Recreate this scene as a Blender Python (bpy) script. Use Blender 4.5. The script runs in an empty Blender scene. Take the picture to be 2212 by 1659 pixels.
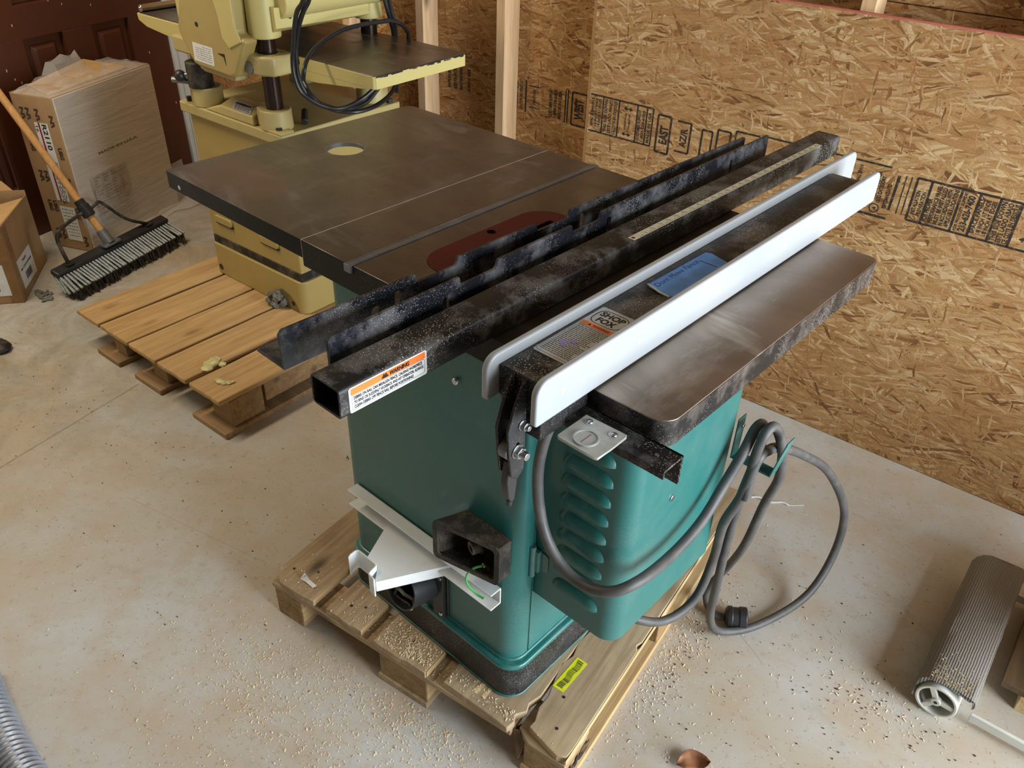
import bpy, bmesh, math, random
from mathutils import Vector, Matrix
from mathutils.geometry import tessellate_polygon
random.seed(7)
PI=math.pi
scene=bpy.context.scene
COL=scene.collection

# ------------------------------------------------------------ mesh builder
class MB:
    def __init__(s): s.v=[]; s.f=[]
    def add(s,vs,fs):
        n=len(s.v); s.v+= [tuple(p) for p in vs]; s.f+=[tuple(i+n for i in f) for f in fs]; return s
    def box(s,x0,y0,z0,x1,y1,z1):
        return s.hexa([(x0,y0,z0),(x1,y0,z0),(x1,y1,z0),(x0,y1,z0),(x0,y0,z1),(x1,y0,z1),(x1,y1,z1),(x0,y1,z1)])
    def hexa(s,p):
        return s.add(p,[(0,3,2,1),(4,5,6,7),(0,1,5,4),(1,2,6,5),(2,3,7,6),(3,0,4,7)])
    def bar(s,a,b,w,h,up=(0,0,1)):
        a,b=Vector(a),Vector(b); d=(b-a).normalized(); u=Vector(up); r=d.cross(u).normalized(); u=r.cross(d)
        q=[]
        for c in (a,b):
            for i,j in ((-1,-1),(1,-1),(1,1),(-1,1)): q.append(c+r*(i*w/2)+u*(j*h/2))
        return s.hexa([q[0],q[1],q[5],q[4],q[3],q[2],q[6],q[7]])
    def prism(s,poly,w0,w1,f=lambda u,v,w:(u,v,w),holes=()):
        loops=[list(poly)]+[list(h) for h in holes]
        flat=[p for l in loops for p in l]
        tris=tessellate_polygon([[Vector((p[0],p[1],0)) for p in l] for l in loops])
        n=len(flat)
        vs=[f(p[0],p[1],w0) for p in flat]+[f(p[0],p[1],w1) for p in flat]
        fs=[]
        if len(loops)==1:
            fs.append(tuple(range(n))[::-1]); fs.append(tuple(range(n,2*n)))
        else:
            for t in tris: fs.append(tuple(t)); fs.append(tuple(i+n for i in t)[::-1])
        k=0
        for l in loops:
            m=len(l)
            for i in range(m):
                a,b=k+i,k+(i+1)%m; fs.append((a,b,b+n,a+n))
            k+=m
        return s.add(vs,fs)
    def tube(s,pts,r,seg=10,cap=True):
        pts=[Vector(p) for p in pts]; rs=r if isinstance(r,(list,tuple)) else [r]*len(pts)
        n0=len(s.v); prev=None
        for i,p in enumerate(pts):
            d=(pts[min(i+1,len(pts)-1)]-pts[max(i-1,0)]).normalized()
            if prev is None:
                u=Vector((0,0,1)) if abs(d.z)<.9 else Vector((1,0,0)); u=(u-d*u.dot(d)).normalized()
            else: u=(prev-d*prev.dot(d)).normalized()
            prev=u; w=d.cross(u)
            for k in range(seg):
                a=2*PI*k/seg; s.v.append(tuple(p+(u*math.cos(a)+w*math.sin(a))*rs[i]))
        for i in range(len(pts)-1):
            for k in range(seg):
                a=n0+i*seg+k; b=n0+i*seg+(k+1)%seg; s.f.append((a,b,b+seg,a+seg))
        if cap:
            s.f.append(tuple(n0+k for k in range(seg))[::-1]); e=n0+(len(pts)-1)*seg; s.f.append(tuple(e+k for k in range(seg)))
        return s
    def cyl(s,a,b,r,r2=None,seg=20): return s.tube([a,b],[r,r if r2 is None else r2],seg)
    def pipe(s,a,b,r,ri,seg=24):
        a,b=Vector(a),Vector(b); d=(b-a).normalized(); u=Vector((0,0,1)) if abs(d.z)<.9 else Vector((1,0,0))
        u=(u-d*u.dot(d)).normalized(); w=d.cross(u); vs=[]
        for c,rr in ((a,r),(b,r),(b,ri),(a,ri)):
            for k in range(seg):
                t=2*PI*k/seg; vs.append(c+(u*math.cos(t)+w*math.sin(t))*rr)
        fs=[]
        for q in range(4):
            for k in range(seg):
                A=q*seg+k;B=q*seg+(k+1)%seg;Cc=((q+1)%4)*seg+(k+1)%seg;D=((q+1)%4)*seg+k; fs.append((A,B,Cc,D))
        return s.add(vs,fs)
    def ball(s,c,r,n=10,sx=1,sy=1,sz=1,jit=0):
        vs=[];fs=[]
        for i in range(n+1):
            th=PI*i/n
            for k in range(2*n):
                ph=PI*k/n; j=1+random.uniform(-jit,jit)
                vs.append((c[0]+sx*r*j*math.sin(th)*math.cos(ph),c[1]+sy*r*j*math.sin(th)*math.sin(ph),c[2]+sz*r*j*math.cos(th)))
        for i in range(n):
            for k in range(2*n):
                a=i*2*n+k;b=i*2*n+(k+1)%(2*n); fs.append((a,b,b+2*n,a+2*n))
        return s.add(vs,fs)
    def quad(s,*p): return s.add(p,[tuple(range(len(p)))])
def rrect(x0,y0,x1,y1,r,n=5,rr=None):
    rr=rr or (r,r,r,r); o=[]
    for (cx,cy,a0,q) in ((x0,y0,PI,0),(x1,y0,1.5*PI,1),(x1,y1,0,2),(x0,y1,.5*PI,3)):
        R=rr[q]
        if R<=1e-6: o.append((cx,cy)); continue
        mx=cx+R if q in(0,3) else cx-R; my=cy+R if q in(0,1) else cy-R
        for i in range(n+1):
            a=a0+i*(PI/2)/n; o.append((mx+R*math.cos(a),my+R*math.sin(a)))
    return o
def circ(cx,cy,r,n=32,sx=1,sy=1): return [(cx+r*sx*math.cos(2*PI*i/n),cy+r*sy*math.sin(2*PI*i/n)) for i in range(n)]
def slot(cx,cy,w,h,n=6):
    return rrect(cx-w/2,cy-h/2,cx+w/2,cy+h/2,min(w,h)/2*.999,n)
def XZ(u,v,w): return (u,w,v)
def YZ(u,v,w): return (w,u,v)
def smooth_path(pts,k=6):
    P=[Vector(p) for p in pts]; o=[]
    for i in range(len(P)-1):
        p0=P[max(i-1,0)];p1=P[i];p2=P[i+1];p3=P[min(i+2,len(P)-1)]
        for j in range(k):
            t=j/k; o.append(.5*((2*p1)+(p2-p0)*t+(2*p0-5*p1+4*p2-p3)*t*t+(-p0+3*p1-3*p2+p3)*t**3))
    o.append(P[-1]); return o

def finish(me,ang=32):
    bm=bmesh.new(); bm.from_mesh(me); bmesh.ops.recalc_face_normals(bm,faces=bm.faces); bm.to_mesh(me); bm.free()
    for p in me.polygons: p.use_smooth=True
    me.set_sharp_from_angle(angle=math.radians(ang))
def wmat(o):
    m=Matrix.LocRotScale(o.location,o.rotation_euler,None)
    return (wmat(o.parent)@m) if o.parent else m
def obj(name,mb,mat,parent=None,space='local',bevel=0,seg=2,label=None,flat=False):
    me=bpy.data.meshes.new(name)
    vs=mb.v
    if space=='world' and parent is not None:
        inv=wmat(parent).inverted(); vs=[tuple(inv@Vector(p)) for p in vs]
    me.from_pydata(vs,[],mb.f); me.update(); finish(me)
    if flat:
        for p in me.polygons: p.use_smooth=False
    mats=mat if isinstance(mat,(list,tuple)) else [mat]
    for m in mats: me.materials.append(m)
    o=bpy.data.objects.new(name,me); COL.objects.link(o)
    if parent is not None: o.parent=parent
    if bevel:
        b=o.modifiers.new('edge','BEVEL'); b.width=bevel; b.segments=seg; b.limit_method='ANGLE'; b.angle_limit=math.radians(40)
    if label: o['label']=label
    return o
def thing(name,label,cat,loc=(0,0,0),rotz=0,group=None):
    o=bpy.data.objects.new(name,None); COL.objects.link(o); o.location=loc; o.rotation_euler=(0,0,rotz); o.empty_display_size=.05
    return tag(o,label,cat,group)
def tag(o,label,cat,group=None,kind=None):
    o['label']=label; o['category']=cat
    if group: o['group']=group
    if kind: o['kind']=kind
    return o
def struct(o): o['kind']='structure'; return o

# text laid into a plane: origin p, right vector u, up vector v ; joined polygons added to mb
_fc={}
def text_mesh(txt,bold=0.0):
    key=(txt,bold)
    if key in _fc: return _fc[key]
    c=bpy.data.curves.new('t','FONT'); c.body=txt; c.size=1; c.resolution_u=3; c.offset=bold
    o=bpy.data.objects.new('t',c); COL.objects.link(o)
    bpy.context.view_layer.update()
    dg=bpy.context.evaluated_depsgraph_get(); me=bpy.data.meshes.new_from_object(o.evaluated_get(dg))
    vs=[tuple(v.co) for v in me.vertices]; fs=[tuple(p.vertices) for p in me.polygons]
    bpy.data.objects.remove(o); bpy.data.curves.remove(c); bpy.data.meshes.remove(me)
    _fc[key]=(vs,fs); return vs,fs
def put_text(mb,txt,p,u,v,w=None,h=.01,bold=0.0,center=False,slant=0):
    """p origin, u reading direction, v up; cap height h; w = total width"""
    vs,fs=text_mesh(txt,bold)
    if not vs: return
    x0=min(q[0] for q in vs);x1=max(q[0] for q in vs)
    sy=h/.70; sx=(w/(x1-x0)) if w else sy
    p,u,v=Vector(p),Vector(u).normalized(),Vector(v).normalized()
    off=-(x1-x0)*sx/2 if center else 0
    mb.add([p+u*(off+(q[0]-x0)*sx+slant*q[1]*sy)+v*(q[1]*sy) for q in vs],fs)

# ------------------------------------------------------------ materials
class NT:
    def __init__(s,name):
        s.m=bpy.data.materials.new(name); s.m.use_nodes=True; s.t=s.m.node_tree; s.t.nodes.clear()
        s.out=s.n('ShaderNodeOutputMaterial'); s.b=s.n('ShaderNodeBsdfPrincipled'); s.l(s.b.outputs[0],s.out.inputs[0])
        s.tc=s.n('ShaderNodeTexCoord')
    def n(s,t,**k):
        x=s.t.nodes.new(t)
        for a,b in k.items(): setattr(x,a,b)
        return x
    def l(s,a,b): s.t.links.new(a,b)
    def set(s,inp,val):
        if hasattr(val,'is_linked') or isinstance(val,bpy.types.NodeSocket): s.l(val,inp)
        else: inp.default_value=val
    def map(s,src=None,scale=(1,1,1),rot=(0,0,0),loc=(0,0,0)):
        m=s.n('ShaderNodeMapping'); m.inputs['Scale'].default_value=scale; m.inputs['Rotation'].default_value=rot; m.inputs['Location'].default_value=loc
        s.l(src or s.tc.outputs['Object'],m.inputs[0]); return m.outputs[0]
    def noise(s,scale=5,detail=4,rough=.6,vec=None,dist=0):
        x=s.n('ShaderNodeTexNoise'); x.inputs['Scale'].default_value=scale; x.inputs['Detail'].default_value=detail
        x.inputs['Roughness'].default_value=rough; x.inputs['Distortion'].default_value=dist
        s.l(vec or s.tc.outputs['Object'],x.inputs['Vector']); return x.outputs['Fac']
    def ramp(s,fac,stops,interp='LINEAR'):
        r=s.n('ShaderNodeValToRGB'); r.color_ramp.interpolation=interp; e=r.color_ramp.elements
        while len(e)<len(stops): e.new(.5)
        for i,(p,c) in enumerate(stops):
            e[i].position=p; e[i].color=(c,c,c,1) if isinstance(c,(int,float)) else (*c,1)
        s.l(fac,r.inputs[0]); return r.outputs[0]
    def mix(s,fac,a,b,mode='MIX'):
        m=s.n('ShaderNodeMix',data_type='RGBA',blend_type=mode)
        s.set(m.inputs[0],fac)
        for i,v in ((6,a),(7,b)):
            if isinstance(v,tuple): m.inputs[i].default_value=(*v[:3],1)
            else: s.l(v,m.inputs[i])
        return m.outputs[2]
    def math(s,op,a,b=0.0,c=None):
        m=s.n('ShaderNodeMath',operation=op); s.set(m.inputs[0],a); s.set(m.inputs[1],b)
        if c is not None: s.set(m.inputs[2],c)
        return m.outputs[0]
    def bump(s,h,strength=.3,dist=.002):
        b=s.n('ShaderNodeBump'); b.inputs['Strength'].default_value=strength; b.inputs['Distance'].default_value=dist
        s.l(h,b.inputs['Height']); s.l(b.outputs[0],s.b.inputs['Normal'])
    def fin(s,col,rough=.5,metal=0,spec=None,coat=0,coatr=.1):
        if isinstance(col,tuple): s.b.inputs['Base Color'].default_value=(*col,1)
        else: s.l(col,s.b.inputs['Base Color'])
        s.set(s.b.inputs['Roughness'],rough); s.set(s.b.inputs['Metallic'],metal)
        if spec is not None: s.b.inputs['Specular IOR Level'].default_value=spec
        if coat: s.b.inputs['Coat Weight'].default_value=coat; s.b.inputs['Coat Roughness'].default_value=coatr
        return s.m
def srgb(r,g,b):
    f=lambda c:(c/255/12.92) if c/255<=.04045 else ((c/255+.055)/1.055)**2.4
    return (f(r),f(g),f(b))
def plain(name,col,rough=.5,metal=0,var=.12,scale=30,coat=0):
    n=NT(name); x=n.noise(scale,3); c=n.mix(n.ramp(x,[(.35,0),(.65,1)]),tuple(k*(1-var) for k in col),tuple(min(1,k*(1+var)) for k in col))
    return n.fin(c,rough,metal,coat=coat)
def paint(name,col,rough=.35,dirt=(.3,.27,.22),amt=.35,scr=(.6,.6,.55),scale=6,coat=.0,metal=0,speck=.0,edge=(.45,.75)):
    n=NT(name)
    a=n.noise(scale,5,.65); dm=n.ramp(a,[(edge[0],0),(edge[1],amt)])
    c=n.mix(dm,col,dirt)
    st=n.noise(1,4,.7,vec=n.map(scale=(14,60,300),rot=(.4,.5,.3))); sm=n.ramp(st,[(.69,0),(.74,.35)])
    c=n.mix(sm,c,scr)
    if speck:
        v=n.n('ShaderNodeTexVoronoi'); v.inputs['Scale'].default_value=300; n.l(n.tc.outputs['Object'],v.inputs['Vector'])
        sp=n.ramp(v.outputs['Distance'],[(.16,1),(.30,0)]); d=n.ramp(n.noise(7,4,.7),[(.44,0),(.64,speck)])
        c=n.mix(n.math('MULTIPLY',sp,d),c,(.62,.6,.56))
    r=n.math('MULTIPLY_ADD',a,.35,rough-.12)
    n.bump(n.noise(220,2),.05,.0006)
    return n.fin(c,r,metal,coat=coat)
def wood(name,light,dark,axis=0,scale=1,knots=True,rough=.75,dirt=0.0):
    n=NT(name); sc=[34,34,34]; sc[axis]=2.2
    v=n.map(scale=tuple(k*scale for k in sc))
    g=n.noise(1,5,.6,vec=v,dist=.6); c=n.mix(n.ramp(g,[(.33,0),(.68,1)]),dark,light)
    g2=n.noise(3.2,2,.5,vec=v); c=n.mix(n.math('MULTIPLY',n.ramp(g2,[(.5,0),(.62,1)]),.35),c,tuple(k*.72 for k in dark))
    if knots:
        s2=[9,9,9]; s2[axis]=3.6
        vo=n.n('ShaderNodeTexVoronoi'); vo.inputs['Scale'].default_value=1; n.l(n.map(scale=tuple(s2)),vo.inputs['Vector'])
        k=n.ramp(vo.outputs['Distance'],[(.05,1),(.14,.35),(.2,0)]); c=n.mix(k,c,tuple(q*.25 for q in dark))
    big=n.noise(2.3,3); c=n.mix(n.ramp(big,[(.4,0),(.7,.35)]),c,tuple(k*.75 for k in light))
    if dirt: c=n.mix(n.ramp(n.noise(7,5,.7),[(.42,0),(.68,dirt)]),c,(.16,.125,.09))
    n.bump(g,.35,.0015)
    return n.fin(c,rough,0,spec=.25)

def osb_mat(name,tint=(1,1,1)):
    n=NT(name)
    sx=n.n('ShaderNodeSeparateXYZ'); n.l(n.tc.outputs['Object'],sx.inputs[0])
    cx=n.n('ShaderNodeCombineXYZ'); n.l(sx.outputs[0],cx.inputs[0]); n.l(sx.outputs[2],cx.inputs[1])
    dn=n.n('ShaderNodeTexNoise'); dn.inputs['Scale'].default_value=13; dn.inputs['Detail'].default_value=3; n.l(cx.outputs[0],dn.inputs['Vector'])
    ad=n.n('ShaderNodeVectorMath',operation='MULTIPLY_ADD'); n.l(dn.outputs['Color'],ad.inputs[0]); ad.inputs[1].default_value=(.030,.030,0); n.l(cx.outputs[0],ad.inputs[2])
    base=ad.outputs[0]
    pal=[(0,srgb(112,72,42)),(.05,srgb(152,104,64)),(.16,srgb(182,136,86)),(.45,srgb(196,152,100)),(.75,srgb(206,166,114)),(.94,srgb(226,194,146))]
    col=None; h=None
    layers=[(5,.10,.018,0.0),(-16,.13,.024,.42),(33,.11,.020,.5),(8,.14,.022,.5),(-38,.10,.018,.66),(-4,.06,.007,.6),(74,.10,.012,.84),(-10,.13,.016,.6),(18,.15,.013,.74),(-70,.07,.009,.90),(-24,.15,.010,.84),(50,.10,.009,.90),(3,.09,.008,.80),(-14,.05,.005,.80),(28,.05,.005,.88),(84,.04,.004,.95)]
    for i,(ang,L,W,th) in enumerate(layers):
        m=n.map(base,rot=(0,0,math.radians(ang)),loc=(i*3.7,i*1.3,0))
        m2=n.map(m,scale=(1/L,1/W,1))
        vo=n.n('ShaderNodeTexVoronoi',voronoi_dimensions='2D'); vo.inputs['Scale'].default_value=1; vo.inputs['Randomness'].default_value=.9; n.l(m2,vo.inputs['Vector'])
        sp=n.n('ShaderNodeSeparateColor'); n.l(vo.outputs['Color'],sp.inputs[0])
        fc=n.ramp(sp.outputs[0],pal)
        gr=n.noise(1,4,.65,vec=n.map(m,scale=(9,260,1)))
        fc=n.mix(n.ramp(gr,[(.34,.8),(.62,0)]),fc,n.mix(.42,fc,(.14,.075,.03)))
        fc=n.mix(n.ramp(vo.outputs['Distance'],[(.40,0),(.72,.75)]),fc,n.mix(.42,fc,(.12,.06,.025)))
        if col is None: col=fc; h=sp.outputs[0]
        else:
            mk=n.math('GREATER_THAN',sp.outputs[1],th)
            col=n.mix(mk,col,fc); h=n.mix(mk,h,sp.outputs[2])
    fine=n.noise(240,3,.7); col=n.mix(n.ramp(fine,[(.3,.28),(.55,0)]),col,(.12,.06,.02))
    bl=n.noise(2.4,3); col=n.mix(n.ramp(bl,[(.45,0),(.75,.35)]),col,srgb(150,96,52))
    hv=n.n('ShaderNodeTexVoronoi'); hv.inputs['Scale'].default_value=46; n.l(base,hv.inputs['Vector'])
    spk=n.ramp(hv.outputs['Distance'],[(.05,.9),(.10,0)]); col=n.mix(spk,col,(.035,.018,.01))
    if tint!=(1,1,1): col=n.mix(1.0,col,tint,'MULTIPLY')
    n.bump(n.mix(.4,h,fine),.5,.0022)
    return n.fin(col,.58,0,spec=.3)

def concrete():
    n=NT('concrete')
    a=n.noise(1.6,6,.62,dist=.4); b=n.noise(5.5,6,.7); c_=n.noise(.55,3,.5)
    col=n.mix(n.ramp(a,[(.38,0),(.62,1)]),srgb(182,170,152),srgb(190,191,188))
    col=n.mix(n.ramp(b,[(.45,.0),(.64,.55)]),col,srgb(182,160,132))
    col=n.mix(n.ramp(n.noise(3.1,7,.75,dist=1.2),[(.55,0),(.68,.42)]),col,srgb(160,156,146))
    col=n.mix(n.ramp(n.noise(38,4,.7),[(.58,0),(.72,.5)]),col,srgb(150,128,100))
    col=n.mix(n.ramp(n.noise(120,2,.6),[(.66,0),(.72,.6)]),col,srgb(96,78,60))
    col=n.mix(n.ramp(n.noise(95,2,.6,vec=n.map(loc=(4,2,1))),[(.68,0),(.73,.7)]),col,srgb(214,206,190))
    # far left slab: olive mottling, with the dimmer light there also painted in
    sx=n.n('ShaderNodeSeparateXYZ'); n.l(n.tc.outputs['Object'],sx.inputs[0])
    far=n.math('MULTIPLY_ADD',sx.outputs[0],-.9,-.1); st=n.math('MULTIPLY',n.ramp(far,[(0,0),(1,1)]),n.ramp(n.noise(3.6,5,.7,dist=.8),[(.38,0),(.6,1)]))
    col=n.mix(n.math('MULTIPLY',st,.55),col,srgb(128,120,96))
    # control joint and a hairline crack
    def line(p,q,w,cc,amt,col):
        d=Vector((q[0]-p[0],q[1]-p[1])).normalized(); nx,ny=-d.y,d.x; k=nx*p[0]+ny*p[1]
        t=n.math('ADD',n.math('MULTIPLY',sx.outputs[0],nx),n.math('MULTIPLY',sx.outputs[1],ny))
        t=n.math('ADD',t,n.math('MULTIPLY',n.math('SUBTRACT',n.noise(6,3),.5),.012))
        t=n.math('ABSOLUTE',n.math('SUBTRACT',t,k)); s=n.math('ADD',n.math('MULTIPLY',sx.outputs[0],d.x),n.math('MULTIPLY',sx.outputs[1],d.y))
        s0=p[0]*d.x+p[1]*d.y; s1=q[0]*d.x+q[1]*d.y
        mk=n.math('MULTIPLY',n.math('LESS_THAN',t,w),n.math('MULTIPLY',n.math('GREATER_THAN',s,s0),n.math('LESS_THAN',s,s1)))
        return n.mix(n.math('MULTIPLY',mk,amt),col,cc)
    col=line((-.60,-.72),(-.80,.12),.0035,srgb(120,110,92),.5,col)
    col=line((1.116,.666),(1.31,.569),.0022,srgb(140,140,144),.35,col)
    col=line((-.3,-.18),(.2,-.05),.0016,srgb(150,138,118),.3,col)
    n.bump(n.noise(60,5,.7),.18,.001)
    r=n.ramp(a,[(.3,.5),(.7,.72)])
    return n.fin(col,r,0,spec=.35)

def iron_top(name,g=1.0,metal=.62,base_r=.17):
    n=NT(name)
    a=n.noise(3.2,6,.6,vec=n.map(scale=(1,1.7,1)),dist=1.0); b=n.noise(14,5,.7,vec=n.map(scale=(1,.35,1),rot=(0,0,.5)))
    col=n.mix(n.ramp(a,[(.35,0),(.7,1)]),(.108,.090,.073),(.165,.142,.118))
    col=n.mix(n.ramp(b,[(.55,0),(.72,.5)]),col,(.26,.245,.225))
    sm=n.noise(2.4,4,.55,vec=n.map(scale=(1,3.2,1),rot=(0,0,.35),loc=(1,.4,0)),dist=1.5)
    col=n.mix(n.ramp(sm,[(.60,0),(.69,.45)]),col,(.33,.31,.28))
    ru=n.noise(1.9,1,.4,vec=n.map(loc=(.15,.3,0))); sx=n.n('ShaderNodeSeparateXYZ'); n.l(n.tc.outputs['Object'],sx.inputs[0])
    col=n.mix(n.ramp(ru,[(.52,0),(.72,.3)]),col,(.15,.095,.075))
    mp=n.n('ShaderNodeVectorMath',operation='DISTANCE'); n.l(n.map(scale=(1,1.6,1)),mp.inputs[0]); mp.inputs[1].default_value=(-.60,-.30,.872)
    dd=n.math('ADD',mp.outputs['Value'],n.math('MULTIPLY',n.noise(9,4),.16)); col=n.mix(n.ramp(dd,[(.19,.55),(.23,0)]),col,(.21,.125,.10))
    r=n.math('MULTIPLY_ADD',n.ramp(sm,[(.45,0),(.8,1)]),.2,n.math('MULTIPLY_ADD',b,.25,base_r))
    if g!=1: col=n.mix(1.0,col,(g,g,g),'MULTIPLY')
    n.bump(n.noise(300,2,vec=n.map(scale=(.2,1,1))),.04,.0004)
    return n.fin(col,r,metal)

M={}
M['osb']=osb_mat('osb'); M['osb2']=osb_mat('osb_sheathing',(.92,.86,.78))
M['floor']=concrete()
M['top']=iron_top('cast_iron_top'); M['top2']=iron_top('polished_iron_top',2.3,.85,.2)
M['green']=paint('green_paint',(.015,.135,.122),.38,(.10,.17,.155),.5,(.45,.6,.56),4,coat=.25,speck=.12)
M['greend']=paint('green_paint_edge',(.016,.14,.125),.33,(.2,.3,.27),.5,(.5,.6,.56),14,coat=.25,speck=.12)
M['black']=paint('black_paint',(.012,.012,.013),.38,(.10,.098,.09),.45,(.4,.38,.35),9,speck=.7)
M['steelblk']=paint('black_steel_dusty',(.011,.012,.017),.33,(.17,.17,.175),.65,(.42,.41,.4),15,speck=.7,edge=(.47,.64))
M['railtop']=paint('black_steel_smeared',(.010,.0098,.0098),.38,(.16,.155,.145),.62,(.4,.38,.34),13,speck=1.0,edge=(.48,.60))
M['rim']=paint('rim_paint',(.007,.006,.0055),.42,(.022,.018,.015),.5,(.35,.28,.22),12,speck=.15)
M['rimworn']=paint('rim_paint_worn',(.014,.013,.013),.36,(.16,.13,.11),.85,(.5,.42,.36),22,speck=.9)
M['rubber']=paint('cord_rubber',(.07,.066,.064),.48,(.16,.15,.135),.5,(.4,.4,.4),26)
M['cordblk']=plain('cord_black',(.012,.012,.014),.42,0,.2,40)
M['hdpe']=paint('white_plastic',(.385,.41,.43),.30,(.50,.48,.43),.3,(.5,.48,.42),5)
M['whitesteel']=paint('white_painted_steel',(.80,.83,.83),.36,(.42,.36,.26),.4,(.35,.3,.2),8)
M['red']=plain('red_insert',(.085,.006,.009),.45,0,.15,8)
M['chrome']=plain('chrome',(.75,.75,.75),.12,1,.04,20)
M['zinc']=plain('zinc_bolt',(.55,.56,.57),.3,1,.1,60)
M['steel']=plain('bare_steel',(.22,.23,.245),.4,.7,.2,12)
M['acryl']=None
M['yel']=paint('mustard_paint',(.43,.325,.11),.36,(.28,.21,.08),.3,(.25,.2,.1),5,coat=.15)
M['yel2']=paint('mustard_cast_paint',(.48,.39,.16),.42,(.34,.28,.13),.35,(.3,.25,.15),7,coat=.1)
M['yel3']=paint('yellow_wing_paint',(.58,.49,.19),.4,(.5,.4,.15),.2,(.3,.25,.15),9)
M['col']=plain('oily_column',(.045,.028,.022),.22,.7,.3,9)
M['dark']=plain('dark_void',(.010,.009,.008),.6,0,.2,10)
M['grime']=paint('grimy_black',(.02,.018,.015),.5,(.16,.13,.09),.8,(.4,.35,.25),14,speck=.5)
M['pal1']=[wood('pallet_wood_grey_%d'%i,srgb(196+4*i,174+2*i,140),srgb(156,130,98),ax,1,True,.8,.28) for i,ax in enumerate((1,0))]
M['pal1x']=wood('pallet_runner_fresh',srgb(214,186,138),srgb(176,140,92),1,1,True,.75,.12)
M['pal2']=wood('pallet_wood_tan',srgb(206,172,122),srgb(176,140,92),1,1,True,.75,.12)
M['pal2x']=wood('pallet_block_tan',srgb(178,148,108),srgb(142,112,78),0,1,True,.8,.2)
M['fresh']=plain('fresh_split_wood',srgb(226,196,146),.7,0,.12,60)
M['stud']=wood('pine_stud',srgb(226,192,150),srgb(206,166,124),2,.8,True,.7)
M['handle']=wood('broom_handle_wood',srgb(206,158,100),srgb(186,136,80),2,1,False,.45)
M['card']=plain('brown_cardboard',srgb(168,136,98),.75,0,.14,5)
M['cardlt']=plain('inner_cardboard',srgb(196,160,110),.75,0,.12,9)
M['door']=paint('brown_door_paint',(.085,.024,.009),.38,(.06,.022,.012),.5,(.16,.10,.08),3)
M['trim']=plain('white_trim',srgb(206,204,194),.5,0,.08,6)
M['wallw']=plain('off_white_wall',srgb(196,190,176),.6,0,.05,6)
M['ceil']=plain('ceiling_board',srgb(104,90,70),.8,0,.1,3)
M['ink']=plain('black_ink',(.014,.012,.012),.75,0,.3,60)
M['inkw']=paint('faded_panel_ink',(.022,.016,.012),.8,(.22,.13,.06),.7,(.35,.22,.1),70,edge=(.52,.66))
M['paper']=plain('label_paper',srgb(224,226,224),.5,0,.05,30)
M['papers']=plain('silver_label',srgb(196,200,200),.35,.2,.06,30)
M['orange']=plain('orange_ink',srgb(238,120,44),.45,0,.05,30)
M['redink']=plain('red_ink',srgb(140,30,44),.5,0,.1,30)
M['grey']=plain('grey_ink',srgb(104,104,104),.6,0,.15,60)
M['yellowtag']=plain('yellow_tag',srgb(226,232,40),.5,0,.05,30)
M['tape']=plain('blue_tape',srgb(92,142,212),.6,0,.14,20)
M['rule']=plain('ruler_tape',srgb(206,204,180),.45,0,.06,40)
M['bris']=plain('grey_bristle',srgb(150,158,158),.5,0,.25,90)
M['brisd']=plain('dark_bristle',srgb(54,50,40),.7,0,.5,120)
M['blkpl']=plain('black_plastic',(.02,.02,.021),.4,0,.2,20)
M['hose']=plain('grey_hose',srgb(138,140,146),.28,.25,.15,30)
M['foam']=plain('cured_foam',srgb(206,200,146),.7,0,.22,40)
M['leaf']=plain('dry_leaf',srgb(150,100,66),.7,0,.3,40)
M['gwire']=plain('green_wire',srgb(74,170,84),.4,0,.1,40)
M['wax']=plain('white_scrap',srgb(220,218,216),.5,0,.05,40)
M['lint']=plain('grey_lint',srgb(110,108,100),.9,0,.3,80)
M['saw']=plain('sawdust',srgb(226,204,168),.85,0,.22,300)
n=NT('clear_acrylic'); M['acryl']=n.fin(n.mix(n.ramp(n.noise(60,4),[(.4,0),(.7,1)]),(.66,.66,.60),(.78,.78,.72)),.22); n.b.inputs['Transmission Weight'].default_value=.45
n=NT('stretch_film'); M['film']=n.fin((.82,.80,.74),.16); n.b.inputs['Transmission Weight'].default_value=.0; n.b.inputs['Alpha'].default_value=.34
n.bump(n.noise(1,4,.6,vec=n.map(scale=(6,6,45),rot=(.35,.2,0))),.6,.01)
n=NT('film_wrapped_board'); g=n.noise(1,4,.6,vec=n.map(scale=(5,5,46),rot=(.3,.0,0)),dist=.5)
M['wrap']=n.fin(n.mix(n.ramp(g,[(.35,0),(.65,1)]),srgb(206,198,182),srgb(218,211,197)),.26,coat=.3); n.bump(g,.4,.006)
n=NT('woven_belt'); g=n.n('ShaderNodeTexWave',wave_type='BANDS',bands_direction='X'); g.inputs['Scale'].default_value=60; g.inputs['Distortion'].default_value=1.5; n.l(n.tc.outputs['Object'],g.inputs['Vector'])
M['belt']=n.fin(n.mix(g.outputs['Fac'],srgb(118,112,104),srgb(134,128,120)),.85); n.bump(n.mix(.5,g.outputs['Fac'],n.noise(160,3)),.8,.0025)


for k_,v_ in (('red',.25),('rim',.22),('rimworn',.3),('black',.35),('steelblk',.38),('railtop',.35),('grime',.3)):
    [x for x in M[k_].node_tree.nodes if x.type=='BSDF_PRINCIPLED'][0].inputs['Specular IOR Level'].default_value=v_
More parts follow.
